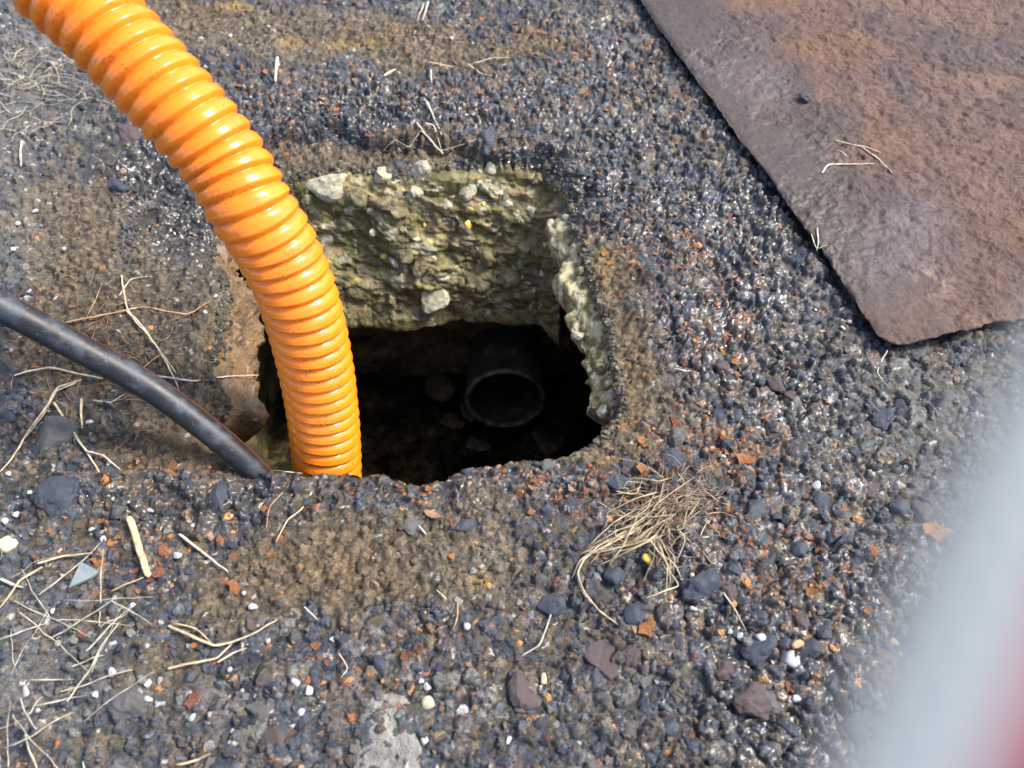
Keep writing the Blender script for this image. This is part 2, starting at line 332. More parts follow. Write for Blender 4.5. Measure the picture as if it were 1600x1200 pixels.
# ------------------------------------------------------------ ground sheet
def axis(lo, hi, step_lo, step_hi, far):
    n = int((hi - lo) / ((step_lo + step_hi) / 2)); st = np.linspace(step_lo, step_hi, n); c = lo + np.concatenate([[0], np.cumsum(st)])
    out = list(c); a = []; s = step_hi
    while out[-1] < far: s *= 1.025 if s < .012 else 1.35; out.append(out[-1] + s)
    s = step_lo; p = c[0]
    while p > -far: s *= 1.025 if s < .012 else 1.35; p -= s; a.append(p)
    return np.array(a[::-1] + out)
gx = axis(-1.12, 1.12, .0019, .0019, 40.); gy = axis(.02, 1.66, .0015, .0025, 40.)
GX, GY = np.meshgrid(gx, gy)                               # rows along y
hires = (np.abs(GX) < 1.2) & (GY > -.05) & (GY < 1.75)
def ground_fields(X, Y):
    PX, PY = to_px(X, np.maximum(Y, -.3))
    PX = np.clip(PX, -800, 2600); PY = np.clip(PY, -400, 1900)
    z = zones(PX, PY)
    wx = X + (fbm(X, Y, .012, 51, 4) - .5) * .017; wy = Y + (fbm(X, Y, .012, 61, 4) - .5) * .017
    A = 1 - z['soil'] * .85
    f1, f2, a1, a2, a3 = worley(wx, wy, .027, 1); e1 = sstep(0, .30, f2 - f1)
    g1, g2, b1, b2, b3 = worley(wx * 1.05, wy, .0125, 2); e2 = sstep(0, .34, g2 - g1)
    h1, h2, c1, c2, c3 = worley(wx, wy * 1.1, .0052, 3); e3 = sstep(0, .5, h2 - h1)
    lowr = np.clip(sstep(700, 850, PY) + sstep(900, 1050, PX) * .6, 0, 1)
    big = (a1 > .70 - .30 * lowr)
    mid = (b1 > .35)
    coarse = .9 + .7 * z['black']
    h = (fbm(X, Y, .25, 71, 3) - .5) * .022 + (fbm(X, Y, .05, 75, 4) - .5) * .014
    h += A * coarse * (np.where(big, e1 * (.0025 + .0055 * a2), 0) + np.where(mid, e2 * (.0025 + .0060 * b2) * np.where(big, .2, 1), -.0015) + e3 * .0015 * (.3 + c1))
    h += (1 - A) * 1.4 * ((fbm(X, Y, .011, 81, 5) - .5) * .013 + e3 * .0022 * c1 + np.where(b1 > .6, e2 * .0035 * b2, 0) + (fbm(X, Y, .004, 83, 2) - .5) * .003)
    h += (fbm(X, Y, .006, 91, 3) - .5) * .0034
    # colour
    col = np.zeros(X.shape + (3,), np.float32)
    bitumen = np.array((.020, .022, .028)); col[:] = bitumen
    def cell(mask, r, pal):
        nonlocal col
        idx = np.clip((r * len(pal)).astype(int), 0, len(pal) - 1)
        col = np.where(mask[..., None], np.array(pal, np.float32)[idx], col)
    PALD = [(.026, .034, .058), (.042, .054, .084), (.065, .080, .115), (.030, .040, .066), (.09, .10, .125), (.05, .062, .095), (.09, .07, .062), (.022, .027, .042)]
    _o = [(.024, .028, .038), (.036, .041, .052), (.055, .061, .075), (.034, .036, .042), (.085, .088, .095), (.045, .05, .064), (.09, .07, .062), (.028, .031, .04)]
    PALM = [(.040, .052, .085), (.075, .09, .125), (.12, .125, .145), (.13, .095, .085), (.05, .062, .095), (.19, .185, .175), (.026, .032, .05), (.16, .115, .09), (.10, .115, .15), (.055, .066, .10)]
    _o = [(.035, .04, .052), (.06, .065, .078), (.10, .098, .10), (.12, .09, .08), (.045, .05, .06), (.17, .165, .155), (.028, .03, .036), (.15, .11, .09), (.08, .085, .1), (.05, .053, .062)]
    cell(e3 > .15, c3, PALD)
    cell(mid & (e2 > .2), b3, PALM)
    cell(big & (e1 > .12) & (fbm(X, Y, .008, 93, 3) > .40), a3, [(.055, .070, .11), (.085, .10, .14), (.13, .115, .115), (.15, .112, .10), (.06, .07, .095), (.19, .18, .165), (.14, .12, .125), (.20, .155, .11)])
    brown = np.clip(.26 + .75 * z['soil'] + .35 * (fbm(X, Y, .08, 94, 4) - .4) * 2 + .25 * np.exp(-((PX - 640) / 380) ** 2 - ((PY - 860) / 120) ** 2), 0, .9)
    BR = [(.095, .072, .038), (.135, .10, .052), (.065, .05, .03), (.17, .128, .07), (.085, .07, .048), (.12, .082, .052)]
    cell((c2 * .6 + fbm(X, Y, .005, 92, 3) * .5) < brown * .85, c3, BR)
    cell(mid & (e2 > .12) & (b2 < brown * .8), b3, BR)
    col *= (.35 + .6 * c2)[..., None]
    rust = np.clip(blobs(PX, PY, RUSTY), 0, 1)
    cell((c1 > 1 - .22 * rust - .02) & (e3 > .1), c2, [(.26, .09, .03), (.36, .15, .05), (.2, .07, .035), (.30, .18, .1)])
    # brown, sandy soil in its own patches
    sc_ = np.array((.115, .084, .052)) * (.25 + 1.3 * np.clip((fbm(X, Y, .006, 95, 4) - .5) * 3 + .5, 0, 1))[..., None] * (.75 + .5 * c1[..., None])
    sn = np.clip(sstep(.22, .66, z['soil'] * .75 + (fbm(X, Y, .014, 98, 4) - .5) * 1.1) * .9 - np.where(mid & (e2 > .25), .55 * b2, 0), 0, 1)
    col = col + (sc_ - col) * sn[..., None]
    dn = np.clip(z['dust'] * (.1 + .8 * fbm(X, Y, .01, 97, 3)), 0, .6)
    col = mixc(col, (.15, .147, .14), dn)
    pp = (c1 > .975) & (e3 > .25)
    col = np.where((pp & (z['dust'] + .25 > c2))[..., None], np.array((.42, .41, .39), np.float32), col)
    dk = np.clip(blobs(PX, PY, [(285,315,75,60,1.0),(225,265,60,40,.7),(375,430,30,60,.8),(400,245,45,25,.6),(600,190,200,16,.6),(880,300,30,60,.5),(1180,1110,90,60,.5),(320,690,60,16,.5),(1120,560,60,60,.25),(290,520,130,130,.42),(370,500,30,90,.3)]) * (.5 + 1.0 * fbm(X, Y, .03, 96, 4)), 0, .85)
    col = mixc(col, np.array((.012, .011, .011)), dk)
    on = z['ochre'] * (.35 + .65 * fbm(X, Y, .008, 99, 3))
    col = mixc(col, (.27, .165, .055), np.clip(on * 1.1, 0, .9))
    wet = np.clip(.6 * dk + .40 + .6 * z['black'] - .5 * z['dust'] - .25 * z['soil'] + (fbm(X, Y, .06, 101, 3) - .5) * .8, 0, 1)
    return h, col, wet, z
h = np.zeros(GX.shape); colr = np.zeros(GX.shape + (3,), np.float32); wet = np.zeros(GX.shape)
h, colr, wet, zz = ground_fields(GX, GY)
colr = colr * np.array((1.0, 1.0, .94), np.float32)
near = (GX > -.75) & (GX < .4) & (GY > .3) & (GY < 1.25)
SD = np.full(GX.shape, -1.); SD[near] = sdist(GX[near], GY[near])
SHD = np.full(GX.shape, -1.); SHD[near] = poly_sd(GX[near], GY[near], SH)
edge = SHD + (fbm(GX, GY, .02, 111, 3) - .5) * .03
h -= .024 * sstep(-.010, .012, edge) * sstep(.62, .85, GY) * (1 - sstep(.02, .12, GX))
h -= .008 * sstep(-.02, .03, edge) * (1 - sstep(.62, .85, GY) * (1 - sstep(.02, .12, GX)))        # the asphalt layer ends in a ledge round the hole
dd = np.maximum(-SD, 0)
h -= .010 * np.exp(-dd / .014)
PXg, PYg = to_px(GX, np.maximum(GY, -.3))
h -= .036 * np.exp(-(((PXg - 300) / 95) ** 2 + ((PYg - 320) / 75) ** 2)) * (GY > .3)   # scoured hollow beside the hose
h = np.where(SD > 0, h - SD * 2.2, h)
h = np.where((GY > 0) & (GX > 0), h - .008 * plate_pre(GX, GY), h)
# concrete showing through round the rim on the right and left
cr = np.exp(-dd / .018) * sstep(.25, .5, fbm(GX, GY, .03, 121, 3)) * near * ((PXg > 850) | (PXg < 420)) * (PYg < 720)
colr = mixc(colr, (.17, .145, .075), np.clip(cr * .8, 0, .7) * np.where(PXg > 800, 1, .4)).astype(np.float32)
GZ = h
nyy, nxx = GX.shape
idx = np.arange(nyy * nxx).reshape(nyy, nxx)
q = np.stack([idx[:-1, :-1], idx[:-1, 1:], idx[1:, 1:], idx[1:, :-1]], -1).reshape(-1, 4)
keep = (SD.ravel()[q].min(1) < .0018)
used_faces = q[keep]
V = np.stack([GX, GY, GZ], -1).reshape(-1, 3)
um = np.zeros(len(V), bool); um[used_faces] = True; remap = np.cumsum(um) - 1
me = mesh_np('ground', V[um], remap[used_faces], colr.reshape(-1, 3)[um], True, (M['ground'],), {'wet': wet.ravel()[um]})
link('ground', me, kind='structure')
def gz(x, y):
    x = np.asarray(x, float); y = np.asarray(y, float)
    i = np.clip(np.searchsorted(gx, x) - 1, 0, nxx - 2); j = np.clip(np.searchsorted(gy, y) - 1, 0, nyy - 2)
    fx = (x - gx[i]) / (gx[i + 1] - gx[i]); fy = (y - gy[j]) / (gy[j + 1] - gy[j])
    return (GZ[j, i] * (1 - fx) + GZ[j, i + 1] * fx) * (1 - fy) + (GZ[j + 1, i] * (1 - fx) + GZ[j + 1, i + 1] * fx) * fy
def at(px, py, lift=0.0):
    "the ground point seen at a photo pixel"
    z = 0.
    for _ in range(4):
        x, y, _z = G(px, py, z); z = float(gz(x, y)) + lift
        z = max(z, -.05)
    return Vector((x, y, z))

# ------------------------------------------------------------ the pit: broken concrete rim and chamber
pit = empty('drain_pit', (-.12, .78, -.3), category='drain pit', label='square hole broken through the concrete, mossy far wall, dark chamber below')
pinv = Matrix.Translation(-Vector(pit.location))
def pitlink(name, me, **k):
    o = link(name, me, pit, **k); o.matrix_parent_inverse = pinv; return o
nU = len(outl); NV = 190
dep = np.linspace(0, .36, NV)
right_w = sstep(-.02, .02, outl[:, 0] - .0) * (1 - near_w) * (1 - far_w)
left_w = (1 - near_w) * (1 - far_w) * (1 - right_w)
UU, DD = np.meshgrid(ss, dep); fw = far_w[None, :]; nw = near_w[None, :]; rw = right_w[None, :]; lw = left_w[None, :]
prof_far = .150 * (DD / .25) ** .85
prof_r = (.022 + .034 * fbm(ss, ss * 0, .05, 137, 3))[None, :] * sstep(0, .04, DD) - .03 * sstep(.05, .10, DD) - .12 * sstep(.1, .16, DD)
prof_l = .036 * sstep(0, .06, DD) - .04 * sstep(.07, .12, DD) - .12 * sstep(.12, .18, DD)
prof_n = -.10 * sstep(.0, .10, DD)
prof_far = prof_far - .0 * sstep(0, 1, (-.25 - outl[:, 0]) / .03)[None, :] * sstep(.12, .18, DD)
off = fw * prof_far + rw * prof_r + lw * prof_l + nw * prof_n
lipd = .25 + (fbm(ss, ss * 0, .09, 131, 3) - .5) * .012
over = np.maximum(DD - lipd[None, :], 0)
off = off - over * 2.6
zc = -.004 - np.minimum(DD, lipd[None, :] + .02) - np.maximum(over - .02, 0) * .15
g_raw = gz(outl[:, 0] - nin[:, 0] * .006, outl[:, 1] - nin[:, 1] * .006); g_sm = g_raw.copy()
for _k in range(120): g_sm = .25 * np.roll(g_sm, 1) + .5 * g_sm + .25 * np.roll(g_sm, -1)
Z0 = zc + g_raw[None, :] * np.exp(-DD / .004) + g_sm[None, :] * (np.exp(-DD / .05) - np.exp(-DD / .004))
P0_ = np.stack([outl[None, :, 0] + nfar[None, :, 0] * off, outl[None, :, 1] + nfar[None, :, 1] * off, Z0], -1)
du_ = np.roll(P0_, -1, 1) - np.roll(P0_, 1, 1); dv_ = np.gradient(P0_, axis=0)
for _k in range(6): dv_ = (dv_ + np.roll(dv_, 1, 0) + np.roll(dv_, -1, 0)) / 3; du_ = (du_ + np.roll(du_, 1, 1) + np.roll(du_, -1, 1)) / 3
nrm3 = np.cross(dv_, du_); nrm3 /= np.linalg.norm(nrm3, axis=2)[..., None] + 1e-9
sgn = np.sign((nrm3[..., 0] * nfar[None, :, 0] + nrm3[..., 1] * nfar[None, :, 1] + nrm3[..., 2] * .6)); nrm3 *= sgn[..., None]
u2 = P0_[..., 0] + P0_[..., 2] * (rw - lw) + .35 * P0_[..., 2] * fw; v2 = P0_[..., 1] + P0_[..., 2] * (fw + nw)
wu = u2 + (fbm(u2, v2, .03, 141, 4) - .5) * .05; wv = v2 + (fbm(u2, v2, .03, 145, 4) - .5) * .05
f1, f2, a1, a2, a3 = worley(wu, wv, .055, 11); e1 = sstep(0, .22, f2 - f1)
g1, g2, b1, b2, b3 = worley(wu, wv, .022, 12); e2 = sstep(0, .30, g2 - g1)
k1, k2, c1, c2, c3 = worley(wu, wv, .008, 13); e3 = sstep(0, .4, k2 - k1)
dis = (fbm(u2, v2, .11, 151, 5) - .5) * .060 + e1 * .007 * (a2 - .3) + np.where(b1 > .72, e2 * .004 * b2, 0) + e3 * .0008 + (fbm(u2, v2, .010, 161, 4) - .5) * .006
led = fbm(u2 * .6, v2, .07, 171, 4) * 7; lf_ = np.floor(led); dis += (lf_ + sstep(.8, 1., led - lf_) - 3) * .0042 * fw
dis = dis * 1.0 + (rw + lw) * (-.006 + (b1 - .5) * .008 * e2 + (fbm(u2, v2, .018, 191, 4) - .5) * .022)
dis *= sstep(0, .025, DD) * (1 - .25 * (1 - fw)) * (1 - .7 * sstep(.19, .25, DD))
P3 = P0_ + nrm3 * dis[..., None]; X3, Y3, Z3 = P3[..., 0], P3[..., 1], P3[..., 2]
cc = np.zeros(UU.shape + (3,), np.float32); cc[:] = (.175, .143, .058)
cc *= (.35 + 1.2 * np.clip((fbm(u2, v2, .014, 183, 5) - .5) * 2.6 + .5, 0, 1))[..., None]
cc = mixc(cc, (.085, .078, .018), .75 * sstep(.42, .62, fbm(u2, v2, .07, 185, 4)))
def ccell(mask, r, pal):
    global cc
    i = np.clip((r * len(pal)).astype(int), 0, len(pal) - 1); cc = np.where(mask[..., None], np.array(pal, np.float32)[i], cc)
ccell((b1 > .72) & (e2 > .2), b3, [(.26, .24, .15), (.20, .17, .09), (.32, .30, .20), (.13, .11, .055), (.22, .16, .08)])
ccell((c1 > .955) & (e3 > .35), c3, [(.55, .45, .15), (.5, .47, .33), (.42, .25, .06), (.6, .56, .4)])
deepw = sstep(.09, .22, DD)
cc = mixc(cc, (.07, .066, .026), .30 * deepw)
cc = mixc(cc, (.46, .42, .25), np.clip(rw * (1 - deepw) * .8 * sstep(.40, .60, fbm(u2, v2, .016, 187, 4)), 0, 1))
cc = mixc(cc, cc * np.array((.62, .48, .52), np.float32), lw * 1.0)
cc = mixc(cc, (.16, .085, .03), np.clip(lw * .6 * sstep(.45, .6, fbm(u2, v2, .03, 189, 3)), 0, 1))
wetw = np.clip(.2 + deepw * .8 + lw * .4, 0, 1)
ii = np.arange(nU * NV).reshape(NV, nU); nx_ = np.roll(ii, -1, 1)
qq = np.stack([ii[:-1], ii[1:], nx_[1:], nx_[:-1]], -1).reshape(-1, 4)
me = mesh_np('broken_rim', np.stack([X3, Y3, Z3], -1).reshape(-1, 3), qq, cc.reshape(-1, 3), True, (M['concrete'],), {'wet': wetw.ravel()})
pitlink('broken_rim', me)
# aggregate stones standing out of the far wall
def icos(sub):
    bm = bmesh.new(); bmesh.ops.create_icosphere(bm, subdivisions=sub, radius=1)
    v = np.array([a.co[:] for a in bm.verts]); f = np.array([[a.index for a in g.verts] for g in bm.faces]); bm.free(); return v, f
ICO = {k: icos(k) for k in (1, 2, 3, 4)}
def rock(seed, sub, nplanes=9, flat=.7, rough=.06):
    rs = np.random.RandomState(seed); v, f = ICO[sub]; v = v / np.linalg.norm(v, axis=1)[:, None]
    n = rs.randn(nplanes, 3); n /= np.linalg.norm(n, axis=1)[:, None]; d = rs.uniform(.5, 1., nplanes)
    dot = v @ n.T; r = np.where(dot > .05, d / np.maximum(dot, .05), 9).min(1); r = np.minimum(r, 1.15)
    r *= 1 + rough * (rs.rand(len(v)) - .5) + .28 * (fbm(v[:, 0] * 3 + seed, v[:, 1] * 3 + v[:, 2] * 2, 1., seed % 50, 2) - .5)
    out = v * r[:, None]; out[:, 2] *= flat; out[:, 1] *= rs.uniform(.7, 1); return out, f
def rock_mesh(name, seed, size, mat, sub=3, flat=.7, rough=.06, smooth=False):
    v, f = rock(seed, sub, flat=flat, rough=rough)
    return mesh_np(name, v * size / 2, f, None, smooth, (M[mat],))
fp0 = Vector((0, G(640, 250)[1], -.005)); 
mid_i = np.argmin(np.abs(outl[:, 0] + .12) + (outl[:, 1] < .9) * 9); WX, WY, WZ = X3[:, mid_i], Y3[:, mid_i], Z3[:, mid_i]
sub_cols = np.where(far_w > .3)[0]
fpx, fpy = to_px(X3[:, sub_cols], Y3[:, sub_cols], Z3[:, sub_cols]); fD = DD[:, sub_cols] < .24
def wallpt(px, py):
    dd_ = (fpx - px) ** 2 + (fpy - py) ** 2 + np.where(fD, 0, 1e6); k = np.unravel_index(np.argmin(dd_), dd_.shape)
    return Vector((X3[k[0], sub_cols[k[1]]], Y3[k[0], sub_cols[k[1]]], Z3[k[0], sub_cols[k[1]]]))
STONES = [(517,288,66,'st_pale'),(596,275,34,'st_pale'),(660,268,38,'st_pale'),(650,298,26,'st_pale'),(735,298,34,'st_pale'),(560,308,34,'st_olive'),(598,318,28,'st_olive'),(760,258,24,'st_pale'),
          (790,305,24,'st_olive'),(622,330,26,'st_olive'),(842,282,24,'st_olive'),(725,360,26,'st_olive'),(700,322,18,'st_pale'),(636,398,28,'st_olive'),(617,408,22,'st_pale'),(716,402,34,'st_olive'),
          (762,400,42,'st_olive'),(660,420,34,'st_olive'),(792,430,44,'st_olive'),(676,466,58,'st_pale'),(583,362,16,'st_pale'),(830,330,20,'st_pale'),(540,350,30,'st_olive'),(730,350,18,'yellow'),(600,402,12,'yellow'),
          (812,462,24,'st_olive'),(756,318,9,'yellow'),(664,352,8,'yellow'),(770,455,26,'st_olive'),(610,470,24,'st_olive'),(720,440,20,'st_olive'),(580,330,14,'st_pale'),(685,340,22,'st_olive'),(820,385,30,'st_olive')]
for i, (x, y, s, mt) in enumerate(STONES):
    p = wallpt(x, y); d = (p - Vector((0, 0, H))).length
    me = rock_mesh('embedded_stone', 300 + i, s / F * d * .92, mt, 3, .75, .05)
    o = pitlink('embedded_stone', me)
    o.location = p + Vector((0, .001, 0)) ; o.rotation_euler = (random.Random(i).uniform(-.6, .6), random.Random(i + 9).uniform(-.5, .5), i * 1.7)
# small stones down the pale right lip of the break
rr = random.Random(5)
lipc = np.where((right_w > .4))[0]
for i in range(14):
    c = rr.choice(list(lipc)); k = rr.randrange(2, 20)
    p = Vector((X3[k, c], Y3[k, c], Z3[k, c])); s = rr.uniform(.008, .026)
    o = pitlink('embedded_stone', rock_mesh('embedded_stone', 400 + i, s, rr.choice(['st_pale', 'st_olive', 'st_olive']), 2, .8, .05))
    o.location = p; o.rotation_euler = (rr.uniform(-3, 3), rr.uniform(-3, 3), rr.uniform(-3, 3))
# chamber below the slab
def chamber():
    x0, x1, y0, y1, z0, z1 = -.52, .24, .36, .985, -.72, -.31
    vs = []; fs = []
    def sheet(o, a, b, n, m, inward):
        o, a, b = map(np.array, (o, a, b)); U_, V_ = np.meshgrid(np.linspace(0, 1, n), np.linspace(0, 1, m))
        P = o + U_[..., None] * a + V_[..., None] * b
        La, Lb = np.linalg.norm(a), np.linalg.norm(b)
        dsp = (fbm(U_ * La, V_ * Lb, .12, 201 + len(vs), 5) - .5) * .07 + (fbm(U_ * La, V_ * Lb, .02, 211 + len(vs), 3) - .5) * .012
        P = P + np.array(inward) * (dsp * np.sin(np.pi * U_) ** .3 * np.sin(np.pi * V_) ** .3)[..., None]
        k = sum(len(v) for v in vs); i_ = np.arange(n * m).reshape(m, n) + k
        vs.append(P.reshape(-1, 3)); fs.append(np.stack([i_[:-1, :-1], i_[:-1, 1:], i_[1:, 1:], i_[1:, :-1]], -1).reshape(-1, 4))
    sheet((x0, y1, z0), (x1 - x0, 0, 0), (0, 0, z1 - z0 + .06), 150, 80, (0, -1, 0))
    sheet((x0, y0, z0), (x1 - x0, 0, 0), (0, 0, z1 - z0 + .2), 90, 50, (0, 1, 0))
    sheet((x0, y0, z0), (0, y1 - y0, 0), (0, 0, z1 - z0 + .2), 110, 60, (1, 0, 0))
    sheet((x1, y0, z0), (0, y1 - y0, 0), (0, 0, z1 - z0 + .2), 110, 60, (-1, 0, 0))
    sheet((x0, y0, z0), (x1 - x0, 0, 0), (0, y1 - y0, 0), 120, 120, (0, 0, 1))
    return mesh_np('chamber_wall', np.vstack(vs), np.vstack(fs), None, True, (M['chamber'],))
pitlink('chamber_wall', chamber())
# rubble on the chamber floor standing out of the water
for i, (x, y, s, z) in enumerate([(700,655,60,-.585),(745,690,70,-.59),(860,690,56,-.575),(690,600,50,-.57),(735,640,40,-.58),(830,720,50,-.6),(800,690,34,-.59),(660,640,40,-.59),(845,675,30,-.565)]):
    p = Vector(G(x, y, z)); d = (p - Vector((0, 0, H))).length
    o = pitlink('rubble', rock_mesh('rubble', 500 + i, s / F * d, 'rubble', 3, .35, .12)); o.location = p - Vector((0, 0, .006)); o.rotation_euler = (0, 0, i * 2.1)
wv_ = np.array([(-.6, .3, -.585), (.44, .3, -.585), (.44, 1.4, -.585), (-.6, 1.4, -.585)])
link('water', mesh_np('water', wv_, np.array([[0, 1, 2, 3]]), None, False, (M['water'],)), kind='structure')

# ------------------------------------------------------------ tubes
def frames(P):
    P = np.asarray(P, float); T = np.gradient(P, axis=0); T /= np.linalg.norm(T, axis=1)[:, None]
    n = np.cross(T[0], (0.31, .2, .9)); n /= np.linalg.norm(n); N = []
    for t in T:
        n = n - t * (n @ t); n /= np.linalg.norm(n); N.append(n)
    N = np.array(N); return T, N, np.cross(T, N)
def catmull(pts, n):
    P = np.array([list(p) for p in pts], float); P = np.vstack([2 * P[0] - P[1], P, 2 * P[-1] - P[-2]]); out = []
    segs = len(P) - 3
    for i in range(segs):
        p0, p1, p2, p3 = P[i:i + 4]
        k = max(2, n // segs)
        for t in np.linspace(0, 1, k, endpoint=(i == segs - 1)):
            out.append(.5 * ((2 * p1) + (-p0 + p2) * t + (2 * p0 - 5 * p1 + 4 * p2 - p3) * t * t + (-p0 + 3 * p1 - 3 * p2 + p3) * t ** 3))
    return np.array(out)
def even(P, step):
    seg = np.linalg.norm(np.diff(P, axis=0), axis=1); s = np.concatenate([[0], np.cumsum(seg)]); n = max(3, int(s[-1] / step)); t = np.linspace(0, s[-1], n)
    return np.stack([np.interp(t, s, P[:, k]) for k in range(3)], 1), t
def tube_arrays(P, rad, sides, flat=1.0):
    T, N, B = frames(P); rad = np.broadcast_to(np.asarray(rad, float), (len(P),)) if np.ndim(rad) < 2 else rad
    a = np.linspace(0, 2 * np.pi, sides, endpoint=False)
    r = rad[:, None] if np.ndim(rad) == 1 else rad
    V_ = P[:, None] + (r * np.cos(a))[..., None] * N[:, None] + (r * np.sin(a) * flat)[..., None] * B[:, None]
    m = len(P); i_ = np.arange(m * sides).reshape(m, sides); j_ = np.roll(i_, -1, 1)
    F_ = np.stack([i_[:-1], j_[:-1], j_[1:], i_[1:]], -1).reshape(-1, 4)
    return V_.reshape(-1, 3), F_

# orange corrugated suction hose: each point is (pixel, distance) along the hose's real path
HD = .0936
def hp(x, y, w): return D(x, y, HD * F / w)
hpts = [D(-250, -420, .62), D(-30, -190, .68), hp(58, -58, 152), hp(163, 42, 148), hp(283, 172, 143), hp(348, 250, 139), hp(392, 325, 136), hp(433, 390, 131), hp(468, 470, 125), hp(491, 560, 118), hp(504, 640, 112), hp(511, 720, 107), hp(512, 800, 102), hp(506, 950, 90)]
P, s = even(catmull(hpts, 600), .00105)
SIDES = 112; th = np.linspace(0, 2 * np.pi, SIDES, endpoint=False)
ph = (s[:, None] / .0176 + th[None, :] / (2 * np.pi)) % 1.0
prof = np.abs(np.sin(np.pi * ph)) ** .55
bead = np.exp(-((ph - .70) / .13) ** 2)
rad = HD / 2 - .0068 + .0060 * prof + .0012 * bead + .0005 * (fbm(s[:, None] * 30 + 0 * th, th[None, :] * 2 + 0 * s[:, None], 1., 231, 2) - .5)
Vh, Fh = tube_arrays(P, rad, SIDES)
groove = np.clip(1 - prof * 1.5, 0, 1)
me = mesh_np('corrugated_hose', Vh, Fh, None, True, (M['hose'],), {'groove': groove.ravel()})
ho = link('corrugated_hose', me, category='hose', label='orange corrugated suction hose hanging down into the hole')

# black pipe across the ground into the hole
bp = [D(-420, 300, .74), D(-200, 385, .79), D(0, 479, .845), D(120, 542, .875), D(232, 604, .905), D(330, 676, .935), D(400, 738, .965), D(452, 800, 1.0), D(500, 890, 1.06)]
P, s = even(catmull(bp, 300), .004)
sd_ = 56; 
Vb, Fb = tube_arrays(P, np.linspace(.0176, .0152, len(P)), sd_)
T_, N_, B_ = frames(P); a = np.linspace(0, 2 * np.pi, sd_, endpoint=False)
nrm = np.cos(a)[None, :, None] * N_[:, None] + np.sin(a)[None, :, None] * B_[:, None]
top = sstep(.1, .9, nrm[..., 2])
side = np.cross(T_, (0, 0, 1)); side /= np.linalg.norm(side, axis=1)[:, None]
sidev = -(nrm * side[:, None]).sum(-1)
stripe = np.exp(-((sidev - .86) / .06) ** 2) * (nrm[..., 2] > 0) * .8
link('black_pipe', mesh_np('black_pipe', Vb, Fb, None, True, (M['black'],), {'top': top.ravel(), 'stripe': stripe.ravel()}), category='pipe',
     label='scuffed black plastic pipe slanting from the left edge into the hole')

# grimy outlet pipe inside the chamber
op = empty('drain_pipe', G(790, 622, -.44), category='drain pipe', label='dark drain pipe with a pale round mouth opening in the bottom of the hole')
c0 = Vector(G(790, 624, -.44))
dirv = Vector((.02, -1, .22)).normalized()
pl = np.array([list(c0 - dirv * t) for t in np.linspace(0, .22, 30)])
rO = .079
Vp, Fp = tube_arrays(pl, rO, 64); Vi, Fi = tube_arrays(pl, rO - .006, 64)
Vr, Fr = tube_arrays(np.array([list(c0 - dirv * t) for t in (-.002, .016)]), rO + .0045, 64)
o = link('pipe_body', mesh_np('pipe_body', np.vstack([Vp, Vi]), np.vstack([Fp, Fi[:, ::-1] + len(Vp)]), None, True, (M['pvc'],)), op); o.matrix_parent_inverse = Matrix.Translation(-Vector(op.location))
# rim: a closed ring
rp = []; rs_ = 96
Tn, Nn, Bn = frames(pl[:3]); n0, b0, t0 = Nn[0], Bn[0], np.array(dirv)
for k in range(rs_):
    an = 2 * math.pi * k / rs_; rp.append(list(np.array(c0) + (math.cos(an) * n0 + math.sin(an) * b0) * (rO - .003)))
rp = np.array(rp); vs = []
for k in range(rs_):
    rd = rp[k] - np.array(c0); rd /= np.linalg.norm(rd); wob = .0012 * math.sin(k * 1.7) + .001 * math.sin(k * .6)
    for q_ in range(10):
        b = 2 * math.pi * q_ / 10; vs.append(rp[k] + rd * (.0055 + wob) * math.cos(b) + t0 * .006 * math.sin(b))
ri = np.arange(rs_ * 10).reshape(rs_, 10); rn = np.roll(ri, -1, 0)
fr = np.stack([ri, np.roll(ri, -1, 1), np.roll(rn, -1, 1), rn], -1).reshape(-1, 4)
o = link('pipe_mouth', mesh_np('pipe_mouth', np.array(vs), fr, None, True, (M['pvc_rim'],)), op); o.matrix_parent_inverse = Matrix.Translation(-Vector(op.location))

# ------------------------------------------------------------ rusted steel plate
PZ = .016
cA = np.array(G(1388, 548, PZ)[:2]); top_ = np.array(G(1003, 0, PZ)[:2]); rt = np.array(G(1600, 496, PZ)[:2])
e1 = top_ - cA; e1 /= np.linalg.norm(e1); e2 = rt - cA; e2 /= np.linalg.norm(e2)
LA, LB, ST = 1.12, 1.0, .0019
na, nb = int(LA / ST), int(LB / ST)
S, Tt = np.meshgrid(np.arange(na) * ST, np.arange(nb) * ST)     # S along the left edge, Tt along the near edge
rc = .030
ds = rc - S; dt = rc - Tt; corner = (ds > 0) & (dt > 0); rl = np.sqrt(ds ** 2 + dt ** 2); mx = np.maximum(ds, dt)
kk = np.where(corner & (rl > 0), mx / np.maximum(rl, 1e-6), 1)
S2 = np.where(corner, rc - ds * kk, S); T2 = np.where(corner, rc - dt * kk, Tt)
ebow = .006 * np.sin(S2 / LA * 2.2 * np.pi) * 1.0
edgeN1 = ((fbm(S2, S2 * 0, .012, 241, 3) - .5) * .0035 + (fbm(S2, S2 * 0, .09, 243, 3) - .5) * .008 + ebow * .5) * np.exp(-T2 / .02)
edgeN2 = ((fbm(T2, T2 * 0, .010, 245, 4) - .5) * .007 + (fbm(T2, T2 * 0, .07, 247, 3) - .5) * .010) * np.exp(-S2 / .02)
T2 = T2 + edgeN1; S2 = S2 + edgeN2
XP = cA[0] + e1[0] * S2 + e2[0] * T2; YP = cA[1] + e1[1] * S2 + e2[1] * T2
PXp, PYp = to_px(XP, YP, PZ)
flake = .25 + .75 * sstep(.30, .52, fbm(XP, YP, .25, 251, 4) + (T2 - .16) * 1.2)       # the scaly part lies away from the wet edge
